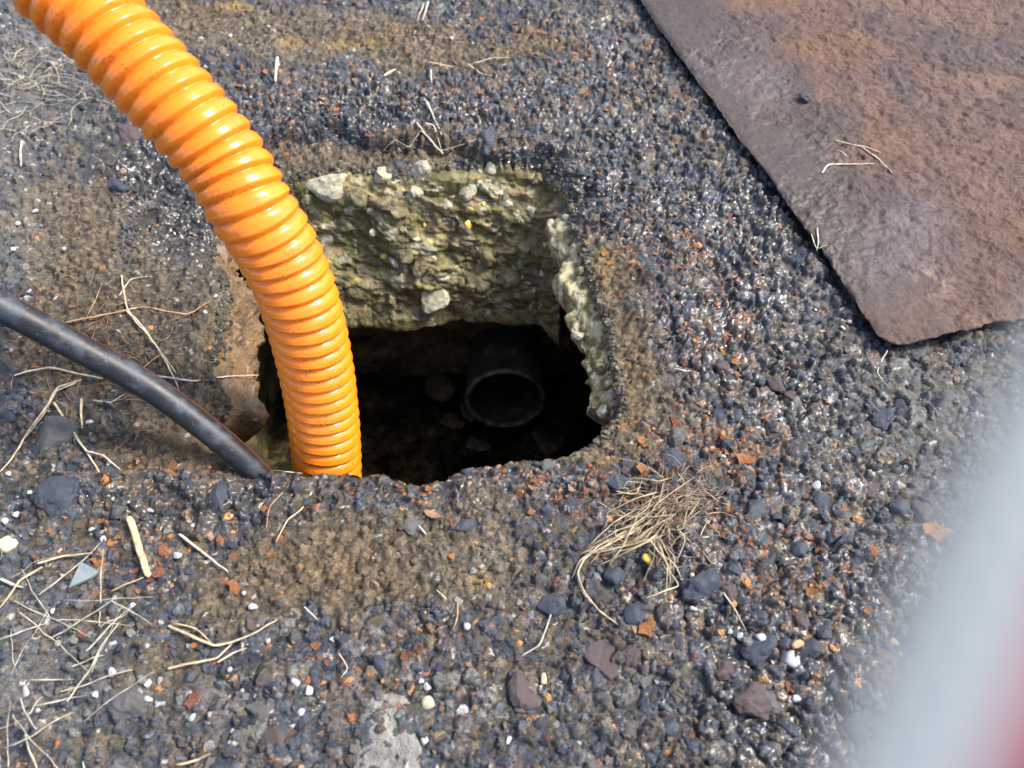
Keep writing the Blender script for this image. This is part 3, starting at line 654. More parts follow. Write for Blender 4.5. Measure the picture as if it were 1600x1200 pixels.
wf1, wf2, q1, q2, q3 = worley(XP + (fbm(XP, YP, .01, 255, 2) - .5) * .012, YP, .008, 15)
wg1, wg2, p1, p2, p3 = worley(XP + (fbm(XP, YP, .005, 257, 2) - .5) * .006, YP * 1.2, .0042, 16)
wetp = np.clip(1 - sstep(.04, .20, T2 + (fbm(XP, YP, .08, 261, 4) - .5) * .16) , 0, 1) * sstep(.0, .3, S2 - .05 + .1)
tw = fbm(XP + (fbm(XP, YP, .02, 263, 2) - .5) * .02, YP * 1.15, .016, 264, 5) * 16; tfl = np.floor(tw); terr = tfl + sstep(.72, 1., tw - tfl)
tid = _h(tfl.astype(np.int64) * 7 + (XP * 90).astype(np.int64) * 0, tfl.astype(np.int64), 3, 2)
fine = fbm(XP, YP, .0045, 268, 3) - .5
hh = (fbm(XP, YP, .3, 265, 3) - .5) * .004 + flake * ((terr - 8) * .00075 + fine * .0020) + (1 - flake) * fine * .0010 * (1 - .3 * wetp)
ZP = PZ + .004 + hh - .0015 * np.exp(-np.minimum(S2, T2) / .004)
pc = np.zeros(XP.shape + (3,), np.float32); pc[:] = (.135, .082, .068)
pc = mixc(pc, (.165, .098, .075), sstep(.4, .62, fbm(XP, YP, .16, 271, 4)) * flake)
pc = mixc(pc, (.20, .115, .072), .6 * sstep(.56, .70, fbm(XP, YP, .11, 275, 4)) * flake)
pc = mixc(pc, (.088, .062, .064), .8 * sstep(.50, .66, fbm(XP, YP, .10, 277, 4)))
pc = mixc(pc, (.080, .062, .050), wetp * .8)
sprh = np.exp(-(((PXp - 1455) / 28) ** 2 + ((PYp - 445) / 20) ** 2)) * sstep(.35, .6, fbm(XP, YP, .02, 279, 3))
pc = mixc(pc, (.42, .30, .22), np.clip(sprh * 1.2, 0, .9))
orb = blobs(PXp, PYp, [(1290,75,70,28,1),(1200,10,60,14,1),(1370,190,20,40,.7),(1400,230,60,30,.5),(1560,380,60,60,.3)])
pc = mixc(pc, (.215, .112, .06), np.clip(orb, 0, .65))
grb = blobs(PXp, PYp, [(1420,350,60,40,.8),(1190,130,40,50,.4),(1400,420,60,30,.6),(1120,110,50,40,.4)])
pc = mixc(pc, (.155, .125, .135), np.clip(grb, 0, .7))
pc *= .52 * (.70 + .45 * p3 * flake + .3 * tid * flake + .30 * (1 - flake))[..., None] * (.7 + .6 * fbm(XP, YP, .05, 281, 5))[..., None]
pi_ = np.arange(nb * na).reshape(nb, na)
pf = np.stack([pi_[:-1, :-1], pi_[1:, :-1], pi_[1:, 1:], pi_[:-1, 1:]], -1).reshape(-1, 4)
PV = np.stack([XP, YP, ZP], -1)
bd = np.concatenate([pi_[0, ::-1], pi_[1:, 0], pi_[-1, 1:], pi_[-2:0:-1, -1]])
bv = PV.reshape(-1, 3)[bd]; lo = bv.copy(); lo[:, 2] = PZ + .001
midv = bv.copy(); midv[:, 2] = PZ + .0025; mv = midv[:, :2] - PV.reshape(-1, 3)[:, :2].mean(0); midv[:, :2] += mv / np.linalg.norm(mv, axis=1)[:, None] * .0012
n0_ = PV.size // 3; nb_ = len(bd); r1i = np.arange(nb_) + n0_; r2i = r1i + nb_
sk = np.concatenate([np.stack([bd, r1i, np.roll(r1i, -1), np.roll(bd, -1)], -1), np.stack([r1i, r2i, np.roll(r2i, -1), np.roll(r1i, -1)], -1)])
allv = np.vstack([PV.reshape(-1, 3), midv, lo])
# underside: four corner quad
cs = np.array([pi_[0, 0], pi_[0, -1], pi_[-1, -1], pi_[-1, 0]]); und = PV.reshape(-1, 3)[cs].copy(); und[:, 2] = PZ + .001
allv = np.vstack([allv, und]); k0 = len(allv) - 4
fa = np.vstack([pf, sk, [[k0, k0 + 1, k0 + 2, k0 + 3]]])
pcols = np.vstack([pc.reshape(-1, 3), np.tile((.10, .06, .045), (nb_ * 2 + 4, 1))]); pw = np.concatenate([wetp.ravel(), np.full(nb_ * 2 + 4, .5)])
link('steel_plate', mesh_np('steel_plate', allv, fa, pcols, True, (M['plate'],), {'wet': pw}), category='steel plate', label='rusty brown steel plate with wet edge lying right of the hole')
def plate_in(x, y):
    r_ = np.array([x - cA[0], y - cA[1]]); A_ = np.linalg.inv(np.stack([e1, e2], 1)); st = A_ @ r_; return st[0] > -.002 and st[1] > -.002
def plate_mask(x, y, m=.0):
    A_ = np.linalg.inv(np.stack([e1, e2], 1)); a = A_[0, 0] * (x - cA[0]) + A_[0, 1] * (y - cA[1]); b = A_[1, 0] * (x - cA[0]) + A_[1, 1] * (y - cA[1])
    return (a > m) & (b > m)

# ------------------------------------------------------------ loose grit over the ground (nobody could count it)
def scatter(n, size_lo, size_hi, sub, seed, palfun, zlift=.15, smooth=False, ywin=(.03, 1.6), power=2.2, hug=None, box=(-60, 1660, -60, 1230), rim=False):
    rs = np.random.RandomState(seed)
    px = rs.uniform(box[0], box[1], n); py = rs.uniform(box[2], box[3], n)
    u = (px - 800) / F; v = (600 - py) / F; d = H / (sp - v * cp); x = u * d; y = d * (cp + v * sp)
    k = rs.rand(n)
    sz = size_lo + (size_hi - size_lo) * k ** power
    if rim:
        sd0 = sdist(x, y); m = (np.abs(sd0 + .002) < hug[1] * rs.rand(n) ** 1.5) & (rs.rand(n) < .5) & (py < 700); hug = None
    else: m = (sdist(x, y) < -.001) & ~plate_mask(x, y, -.004)
    if hug: m &= np.abs(poly_sd(x, y, hug[0]) + (fbm(x, y, .02, 111, 3) - .5) * .03 - .002) < hug[1] * rs.rand(n)
    x, y, sz = x[m], y[m], sz[m]; px, py = px[m], py[m]
    z = gz(x, y); n = len(x)
    zn = zones(px, py); cols, keep_ = palfun(rs, n, zn, px, py)
    x, y, z, sz, cols = x[keep_], y[keep_], z[keep_], sz[keep_], cols[keep_]; wt = np.clip(.5 * zn['black'][keep_] + .4 * rs.rand(len(x)) + .1, 0, 1); n = len(x)
    var = [rock(seed * 10 + i, sub, rough=.12)[0] for i in range(14)]; f = ICO[sub][1]; nv = len(var[0])
    var = np.array(var)[rs.randint(0, 14, n)]
    a = rs.uniform(0, 2 * np.pi, n); tl = rs.normal(0, .35, n); tl2 = rs.normal(0, .35, n)
    ca, sa = np.cos(a), np.sin(a); cx, sx = np.cos(tl), np.sin(tl); cy_, sy_ = np.cos(tl2), np.sin(tl2)
    Rz = np.zeros((n, 3, 3)); Rz[:, 0, 0] = ca; Rz[:, 0, 1] = -sa; Rz[:, 1, 0] = sa; Rz[:, 1, 1] = ca; Rz[:, 2, 2] = 1
    Rx = np.zeros((n, 3, 3)); Rx[:, 0, 0] = 1; Rx[:, 1, 1] = cx; Rx[:, 1, 2] = -sx; Rx[:, 2, 1] = sx; Rx[:, 2, 2] = cx
    Ry = np.zeros((n, 3, 3)); Ry[:, 1, 1] = 1; Ry[:, 0, 0] = cy_; Ry[:, 0, 2] = sy_; Ry[:, 2, 0] = -sy_; Ry[:, 2, 2] = cy_
    Rm = np.einsum('nij,njk,nkl->nil', Rx, Ry, Rz)
    vv = np.einsum('nij,nvj->nvi', Rm, var) * (sz / 2)[:, None, None] + np.stack([x, y, z + sz * zlift], -1)[:, None]
    ff = f[None] + (np.arange(n) * nv)[:, None, None]
    cv = np.repeat(cols, nv, 0); return vv.reshape(-1, 3), ff.reshape(-1, 3), cv, np.repeat(wt, nv)
def pal_black(rs, n, z, px, py):
    b_ = np.array([(.022, .026, .036), (.035, .04, .055), (.055, .062, .08), (.026, .03, .04), (.085, .07, .06), (.10, .10, .11)])
    return (b_[rs.randint(0, 6, n)] * rs.uniform(.7, 1.3, (n, 1))).astype(np.float32), np.ones(n, bool)
def pal_black2(rs, n, z, px, py):
    c, k = pal_black(rs, n, z, px, py); return c, rs.rand(n) < z['black'] * 1.1 - .15
def pal_rim(rs, n, z, px, py):
    b_ = np.array([(.12, .095, .055), (.17, .145, .08), (.08, .064, .042), (.06, .05, .036), (.22, .20, .13), (.10, .09, .05), (.05, .05, .05)])
    return (b_[rs.randint(0, 7, n)] * rs.uniform(.5, 1.1, (n, 1)) * np.where(px < 480, .7, 1.)[:, None]).astype(np.float32), np.ones(n, bool)
def pal_grit(rs, n, z, px, py):
    base_ = np.array([(.03, .038, .062), (.05, .062, .09), (.08, .09, .115), (.036, .044, .066), (.13, .13, .135), (.10, .08, .072), (.15, .125, .105), (.026, .03, .04)])
    c = base_[rs.randint(0, len(base_), n)] * rs.uniform(.5, 1.1, (n, 1))
    so_ = rs.rand(n) < .25 + z['soil'] * .75
    br = np.array([(.10, .073, .046), (.14, .10, .062), (.065, .048, .033), (.08, .066, .05), (.17, .13, .085)])
    c = np.where(so_[:, None], br[rs.randint(0, 5, n)] * rs.uniform(.7, 1.25, (n, 1)), c)
    du = rs.rand(n) < z['dust'] * .6
    c = np.where(du[:, None], np.array((.17, .168, .16)) * rs.uniform(.6, 1.4, (n, 1)), c)
    ru = rs.rand(n) < .03 + .34 * np.clip(blobs(px, py, RUSTY), 0, 1)
    rp_ = np.array([(.42, .17, .045), (.26, .09, .03), (.48, .23, .07), (.18, .07, .035), (.34, .21, .12)])
    c = np.where(ru[:, None], rp_[rs.randint(0, 5, n)], c)
    wh = rs.rand(n) < .004 + .012 * z['dust'] + .008 * (px < 500)
    c = np.where(wh[:, None], np.array((.36, .35, .33)), c)
    keep_ = rs.rand(n) > z['soil'] * .25
    return c.astype(np.float32), keep_
parts = [scatter(10000, .002, .006, 1, 71, pal_grit, -.05), scatter(7500, .006, .015, 2, 72, pal_grit, -.12, power=1.8),
         scatter(26000, .003, .012, 2, 73, pal_black, .0, power=2.0, box=(180, 960, 130, 420), hug=(SH, .014)),
         scatter(9000, .003, .013, 2, 74, pal_black2, .0, power=2.0, box=(360, 1100, 110, 420)),
         scatter(160000, .003, .012, 2, 75, pal_rim, .0, power=2.2, box=(290, 1000, 220, 770), hug=(OUT_LO, .010), rim=True)]
vo = 0; VV = []; FF = []; CC = []; WW = []
for v, f, c, wv2 in parts: VV.append(v); FF.append(f + vo); CC.append(c); WW.append(wv2); vo += len(v)
link('gravel', mesh_np('gravel', np.vstack(VV), np.vstack(FF), np.vstack(CC), False, (M['stone'],), {'wet': np.concatenate(WW)}), kind='stuff', category='gravel',
     label='loose dark grit and crumbs of asphalt spread over the ground')

# ------------------------------------------------------------ countable loose stones and rust flakes: individual copies
def dup(src, loc, rot, sc_, label=None):
    c = src.copy(); COL.objects.link(c); c.location = loc; c.rotation_euler = rot; c.scale = (sc_,) * 3
    if label: c['label'] = label
    return c
def flake_mesh(seed, mat):
    rs = np.random.RandomState(seed); n = 11; rings = 3
    a = np.linspace(0, 2 * np.pi, n, endpoint=False) + rs.uniform(-.2, .2, n); r = rs.uniform(.55, 1.1, n); asp = rs.uniform(.5, .95)
    v = [(0, 0, .06)]; 
    for k in range(1, rings + 1):
        q_ = k / rings
        for i in range(n):
            x, y = r[i] * q_ * math.cos(a[i]), r[i] * q_ * math.sin(a[i]) * asp
            v.append((x, y, .25 * (x * x) * rs.uniform(.6, 1.4) - .2 * y * y + rs.uniform(-.05, .05)))
    f = [(0, 1 + i, 1 + (i + 1) % n) for i in range(n)]
    for k in range(rings - 1):
        for i in range(n):
            p, q_ = 1 + k * n + i, 1 + k * n + (i + 1) % n; f += [(p, p + n, q_ + n), (p, q_ + n, q_)]
    v = np.array(v); m = len(v); lowv = v.copy(); lowv[:, 2] -= .16; f = np.array(f)
    rim = [1 + (rings - 1) * n + i for i in range(n)]
    sk = []
    for i in range(n): p, q_ = rim[i], rim[(i + 1) % n]; sk += [(p, p + m, q_ + m), (p, q_ + m, q_)]
    return mesh_np('rust_flake', np.vstack([v, lowv]) * .5, np.vstack([f, f[:, ::-1] + m, sk]), None, False, (M[mat],))
rs = np.random.RandomState(99); rnd = random.Random(3)
fl_meshes = [flake_mesh(600 + i, ['rust_a', 'rust_b', 'rust_c', 'rust_a', 'rust_b'][i % 5]) for i in range(20)]
def place_on(x, y): return Vector((x, y, float(gz(x, y))))
cnt = 0; ftab = RUSTY; wts = np.array([b[4] * b[2] * b[3] for b in ftab]) ; wts /= wts.sum()
proto = {}
def flake(mi, p, s, rot, label, group):
    if mi not in proto:
        o = link('rust_flake', fl_meshes[mi], None, category='rust flake', label=label, group=group); proto[mi] = o
        o.location = p; o.rotation_euler = rot; o.scale = (s,) * 3; return o
    o = dup(proto[mi], p, rot, s, label); 
    if group: o['group'] = group
    elif 'group' in o: del o['group']
    return o
def region_phrase(px, py):
    if py < 250: return 'beyond the hole'
    if px > 800 and py < 740: return 'between the hole and the steel plate'
    if px < 480 and py < 740: return 'left of the orange hose'
    return 'on the near side of the hole'
FLK = []
while cnt < 285:
    b = ftab[rs.choice(len(ftab), p=wts)]; px = b[0] + rs.randn() * b[2] * .8; py = b[1] + rs.randn() * b[3] * .8
    if not (0 < px < 1480 and 0 < py < 1200): continue
    x, y, _ = G(px, py)
    if sdist(np.array([x]), np.array([y]))[0] > -.004 or plate_mask(x, y, -.006): continue
    mi = rs.randint(0, 20); col_ = ['orange', 'dark brown', 'pale buff', 'orange', 'dark brown'][mi % 5]
    s = .006 + .012 * rs.rand() ** 2; p = place_on(x, y) + Vector((0, 0, .0022))
    rg = region_phrase(px, py)
    FLK.append((flake(mi, p, s, (rs.uniform(-.5, .5), rs.uniform(-.5, .5), rs.uniform(0, 6.3)), 'x', 'x'), col_ + ' rust flake', px, py)); cnt += 1
BIGF = [(1140,395,22,0,'rust_a',''),]
for i, (px, py, s, mi, lab) in enumerate([(1460,828,36,0,'bright orange rust flake alone on the gravel near the right edge'), (727,826,0,0,''),(676,803,34,2,'large buff-brown rust flake below the near rim of the hole'),
        (1010,980,30,0,'red-brown rust lump below the loose end of the straw tuft'), (1062,668,46,1,'long dark rust flake right of the near right corner of the hole'),(526,171,26,0,'orange rust flake on the black band beyond the hole'),
        (580,227,28,1,'dark red rust flake just above the far rim of the hole'),(1164,716,30,0,'orange crumbling rust flake right above the straw tuft'),(300,1092,34,1,'red-brown rust lump near the front left of the ground'),(366,918,24,0,'orange rust flake above the forked straw')]):
    if s == 0: continue
    p = at(px, py, .003); d = (p - Vector((0, 0, H))).length
    flake(mi, p, s / F * d, (.1, .15, i * 1.3), lab, None)
# stones
ST = {'st_blue': 'blue-black', 'st_grey': 'grey', 'st_purple': 'purple-brown'}
st_meshes = {k: [rock_mesh('loose_stone', 700 + i * 7 + j * 50, 1.1, k, 4, .6, .075) for i in range(6)] for j, k in enumerate(ST)}
sp_proto = {}
def stone(mk, vi, p, s, rz, label, group, name='loose_stone'):
    key = (mk, vi)
    if key not in sp_proto:
        o = link(name, st_meshes[mk][vi], None, category='stone', label=label); sp_proto[key] = o; o.location = p; o.rotation_euler = (.1, -.1, rz); o.scale = (s,) * 3
    else:
        o = dup(sp_proto[key], p, (rnd.uniform(-.3, .3), rnd.uniform(-.3, .3), rz), s, label)
    if group: o['group'] = group
    elif 'group' in o: del o['group']
    return o
cnt = 0; STN = []
while cnt < 150:
    px = rs.uniform(0, 1500); py = rs.uniform(0, 1200)
    if rs.rand() < .5: px = rs.uniform(850, 1480); py = rs.uniform(560, 1200)
    x, y, _ = G(px, py)
    if sdist(np.array([x]), np.array([y]))[0] > -.012 or plate_mask(x, y, -.01): continue
    zn = zones(np.array([px]), np.array([py]))
    if rs.rand() < zn['soil'][0] * .6: continue
    s = .011 + .019 * rs.rand() ** 1.8; mk = ['st_blue', 'st_blue', 'st_blue', 'st_grey', 'st_purple'][rs.randint(0, 5)]
    if px < 500 and rs.rand() < .4: mk = 'st_grey'
    p = place_on(x, y) + Vector((0, 0, -s * .12)); rg = region_phrase(px, py)
    STN.append((stone(mk, rs.randint(0, 6), p, s, rs.uniform(0, 6.3), 'x', 'x'), ST[mk] + ' stone', px, py)); cnt += 1
for px, py, s, mk, vi, lab in [(75,690,60,'st_grey',0,'big grey stone below the black pipe at the left edge'), (335,783,50,'st_blue',1,'big blue-black stone in front of the near left corner of the hole'),
        (85,775,52,'st_blue',2,'flat blue-black stone at the left below the pale grey stone'),(1105,920,56,'st_blue',3,'big blue-black stone right of the hanging straw ends'),(1170,1090,52,'st_purple',4,'big purple-brown stone low on the right, left of the glove'),
        (650,818,40,'st_grey',5,'rounded grey stone in the soil below the near rim'),(605,800,34,'st_grey',1,'rounded grey stone left of a buff rust flake below the near rim'),(1190,1012,42,'st_blue',0,'smooth blue stone beside the largest white pebble'),(760,215,40,'st_blue',5,'blue-black stone at the far rim under the end of a long straw'),
        (545,85,10,'st_blue',4,'tiny blue stone on the brown soil beyond the hole'),(1470,625,46,'st_grey',3,'rounded grey stone just below the steel plate at the right'),(55,165,40,'st_grey',4,'grey stone beside the dry roots at the upper left'),(200,200,40,'st_purple',3,'flat brown stone touching the left side of the orange hose'),
        (185,290,30,'st_blue',0,'blue-black stone in the wet soil left of the hose'),(195,1100,60,'st_grey',2,'buff grey lump at the lower left'),(330,1005,6,'st_grey',0,''),(940,1030,54,'st_purple',1,'broad purple-brown stone below the tuft'),(820,1075,48,'st_purple',2,'round purple-brown stone near the front centre')]:
    if not lab: continue
    p = at(px, py); d = (p - Vector((0, 0, H))).length; p.z -= s / F * d * .12
    stone(mk, vi, p, s / F * d * 1.05, px * .37, lab, None)

# pebbles, each where it lies
PEB = [(1234,1027,30,'white','largest white pebble, low on the right','white pebble'),(1188,997,13,'white','white pebble left of a small tan pebble',''),(1159,992,12,'white','white pebble under the end of a curved straw',''),(1246,1008,18,'tan','tan pebble just above the largest white pebble',''),
       (1395,1002,16,'tan','tan pebble beside the blurred glove',''),(1275,757,13,'white','white pebble alone on the gravel right of the straw tuft',''),(10,854,26,'cream','large cream pebble at the left edge of the ground',''),(849,1060,14,'cream','cream oval pebble near the front centre',''),
       (671,1100,20,'cream','cream pebble beside the grey concrete patch',''),(1012,873,15,'yellow','bright yellow chip under the straw tuft',''),(731,351,1,'yellow','',''),(1084,951,10,'white','white pebble in the gravel right of the long straw end',''),(1080,898,9,'cream','small cream pebble below the straw tuft',''),
       (1393,497,1,'white','',''),(1255,430,1,'white','','')]
PLAIN = [(24,804),(7,814),(171,774),(234,796),(302,821),(146,829),(157,840),(93,860),(381,928),(208,947),(277,867),(83,955),(418,1000),(174,1050),(360,1046),(461,1066),(472,1112),(396,947),(482,1080),(176,1005),(662,1159),(658,1065),(667,1072),(795,1157),(729,977),(1140,986),(1245,1092),(40,1080),(60,1110),(150,1085),(230,1068),(232,1092),(45,770),(12,740),(118,762),(140,660),(75,655),(300,1120),(520,1000),(1290,1185),(1330,500),(1318,512),(1220,655),(930,120),(800,185),(705,60),(360,55),(420,42),(30,350),(55,330),(20,390),(45,455),(100,390),(130,545)]
pe_mesh = {k: [rock_mesh('pebble', 900 + i, 1.0, k, 3, .7, .0, True) for i in range(4)] for k in ('white', 'cream', 'tan', 'yellow')}
for i, (px, py, s, k, lab, _) in enumerate(PEB):
    if not lab: continue
    p = at(px, py, .003); d = (p - Vector((0, 0, H))).length
    o = link('pebble', pe_mesh[k][i % 4], None, category='pebble', label=lab); o.location = p; o.rotation_euler = (0, 0, i * 1.1); o.scale = (s / F * d * 1.05,) * 3
wp = None; PBL = []
for i, (px, py) in enumerate(PLAIN):
    x, y, _ = G(px, py)
    if plate_mask(x, y): continue
    p = at(px, py, .0025); s = .0055 + .005 * rnd.random()
    rg = region_phrase(px, py)
    if wp is None: wp = link('pebble', pe_mesh['white'][0], None, category='pebble'); o = wp; o.location = p; o.scale = (s,) * 3
    else: o = dup(wp, p, (0, 0, i), s); o.data = pe_mesh['white'][i % 4]
    PBL.append((o, 'tiny white pebble', px, py))
# each repeat is told by the landmark it lies next to
LM = [(218,850,'the wood splinter'),(130,896,'the slate chip'),(345,1008,'the forked straw'),(318,865,'the straight pale straw'),(603,1140,'the concrete patch'),(1234,1027,'the largest white pebble'),(1040,810,'the straw tuft'),(960,965,'the long straw end'),
      (925,690,'the near right corner of the hole'),(650,755,'the near rim of the hole'),(490,750,'the foot of the orange hose'),(345,730,'the end of the black pipe'),(60,500,'the left end of the black pipe'),(200,490,'the brown twig'),(75,690,'the big grey stone below the pipe'),
      (55,140,'the dry roots at the upper left'),(220,250,'the middle of the orange hose'),(40,1050,'the dry grass mat'),(460,800,'the thin slanting straw'),(840,1000,'the curved straw in the front centre'),(700,960,'the brown stem in front'),(1147,952,'the curved straw on the right'),
      (1400,545,'the corner of the steel plate'),(1180,300,'the left edge of the steel plate'),(1020,60,'the top end of the plate edge'),(1065,578,'the short straw right of the hole'),(970,400,'the far right corner of the hole'),(690,215,'the crossed straws at the far rim'),(430,110,'the pale leaf shred'),(770,100,'the topmost bent straw'),
      (660,20,'the pair of straws at the top'),(1460,828,'the bright orange flake on the right'),(1275,757,'the lone white pebble right of the tuft'),(1450,650,'the rounded grey stone below the plate'),(1395,1002,'the tan pebble beside the glove'),(849,1060,'the cream oval pebble'),(1170,1090,'the big purple-brown stone'),(560,880,'the bare soil patch in front'),(330,1190,'the straw at the bottom edge'),(950,1180,'the bottom edge at centre right')]
LMW = [G(a, b)[:2] for a, b, c in LM]
ORD = ['nearest to'] + [n_ + ' nearest to' for n_ in 'second third fourth fifth sixth seventh eighth ninth tenth eleventh twelfth thirteenth fourteenth'.split()]
def name_by_landmark(lst):
    bins = {}
    for o, kind, px, py in lst:
        dl = [math.hypot(o.location.x - a, o.location.y - b) for a, b in LMW]; k = dl.index(min(dl)); bins.setdefault((kind, k), []).append((dl[k], o))
    for (kind, k), L in bins.items():
        L.sort(key=lambda t_: t_[0])
        for i, (_, o) in enumerate(L):
            o['group'] = kind + 's in the gravel'
            o['label'] = f'{kind} {ORD[i]} {LM[k][2]}' if i < len(ORD) else f'outlying {kind} towards {LM[k][2]}'
name_by_landmark(FLK); name_by_landmark(STN); name_by_landmark(PBL)
# on the plate
def on_plate(px, py, lift=.0): p = Vector(G(px, py, PZ + .005 + lift)); return p
p = on_plate(1256, 153, .004); o = link('loose_stone', st_meshes['st_blue'][2], None, category='stone', label='single blue-black stone lying on the rusty steel plate'); o.location = p; o.scale = (.021,) * 3
# slate chip
p = at(130, 896, .006)
bm = bmesh.new(); pts = [at(107, 918, .005), at(126, 877, .010), at(155, 893, .011), at(140, 903, .009)]
vt = [bm.verts.new(q_ - p) for q_ in pts]; vb = [bm.verts.new(q_ - p - Vector((0, 0, .004))) for q_ in pts]
bm.faces.new(vt); bm.faces.new(vb[::-1])
for i in range(4): bm.faces.new((vt[i], vb[i], vb[(i + 1) % 4], vt[(i + 1) % 4]))
bmesh.ops.recalc_face_normals(bm, faces=bm.faces); bmesh.ops.bevel(bm, geom=bm.edges[:], offset=.0006, segments=1)
me = bpy.data.meshes.new('slate_chip'); bm.to_mesh(me); bm.free(); me.materials.append(M['slate'])
o = link('slate_chip', me, None, category='stone chip', label='flat triangular grey-green slate chip at the left'); o.location = p
# grey concrete patch at the front
def patch():
    P0 = [at(x, y) for x, y in [(566,1112),(580,1092),(630,1090),(650,1110),(650,1150),(648,1230),(560,1230),(556,1170)]]
    c = sum(P0, Vector()) / 8; n = 96; ringsN = 26; v = []; 
    ang = np.linspace(0, 2 * np.pi, n, endpoint=False); L = np.array([[(q_ - c).x, (q_ - c).y] for q_ in P0])
    aa = np.arctan2(L[:, 1], L[:, 0]); rr_ = np.hypot(L[:, 0], L[:, 1]); o_ = np.argsort(aa); aa, rr_ = aa[o_], rr_[o_]
    rad_ = np.interp(ang, np.concatenate([aa - 2 * np.pi, aa, aa + 2 * np.pi]), np.tile(rr_, 3))
    rad_ = rad_ * (1 + .12 * (fbm(np.cos(ang) * 3, np.sin(ang) * 3, 1., 301, 3) - .5))
    for k in range(ringsN + 2):
        q_ = min(k / ringsN, 1.0)
        x = c.x + rad_ * q_ * np.cos(ang); y = c.y + rad_ * q_ * np.sin(ang)
        zt = .0045 + (fbm(x, y, .03, 303, 4) - .5) * .006 + (fbm(x, y, .006, 305, 3) - .5) * .003 + c.z
        z = zt - (.02 if k > ringsN else .004 * q_ ** 8); v.append(np.stack([x, y, z if k <= ringsN else zt - .02], -1))
    i_ = np.arange((ringsN + 2) * n).reshape(ringsN + 2, n); j_ = np.roll(i_, -1, 1)
    return mesh_np('concrete_patch', np.vstack(v), np.stack([i_[:-1], i_[1:], j_[1:], j_[:-1]], -1).reshape(-1, 4), None, True, (M['conc_grey'],))
link('concrete_patch', patch(), None, category='concrete patch', label='pale grey concrete patch flush with the gravel at the front')

# ------------------------------------------------------------ straws and stems
def strand(pts3, wid, seed=0, flat=.45, taper=.5, sides=6, step=.003, knots=True):
    C0 = catmull(pts3, 60); P, s = even(C0, step)
    if len(pts3) > 2:
        L0, _ = even(np.array([list(q_) for q_ in pts3], float), step / 2); s0 = np.linspace(0, 1, len(L0)); s1 = np.linspace(0, 1, len(P)); P = .45 * P + .55 * np.stack([np.interp(s1, s0, L0[:, k]) for k in range(3)], 1)
    rs = np.random.RandomState(seed); L = s[-1] + 1e-6; t = s / L
    P = P + (np.stack([fbm(s + seed, s * 0 + k * 3, .02, seed % 40 + k, 2) for k in range(3)], 1) - .5) * np.array([.0025, .0025, .001])
    r = .72 * wid / 2 * (1 - (1 - taper) * t ** 2) * (1 + (.25 * np.exp(-((s % .028 - .014) / .0014) ** 2) if knots else 0))
    r[0] *= .6; r[-1] *= .35
    return tube_arrays(P, r, sides, flat)
def straw(px_pts, wpx, mat, label, lift=.0065, plate=False, name='straw', cat='straw', seed=None, ends=0.0):
    seed = seed if seed is not None else int(px_pts[0][0] * 7 + px_pts[0][1]) % 997
    n = len(px_pts); P = []
    for i, (x, y) in enumerate(px_pts):
        lf = lift + ends * abs(2 * i / max(1, n - 1) - 1) ** 2
        P.append(on_plate(x, y, lf - .0045) if plate else at(x, y, lf))
    if n == 2: P = [P[0], (P[0] + P[1]) / 2 + Vector((0, 0, .0015)), P[1]]
    d = (P[0] - Vector((0, 0, H))).length
    o0 = sum(P, Vector()) / len(P)
    v, f = strand([q_ - o0 for q_ in P], wpx / F * d, seed)
    o = link(name, mesh_np(name, v, f, None, True, (M[mat],)), None, category=cat, label=label); o.location = o0; return o
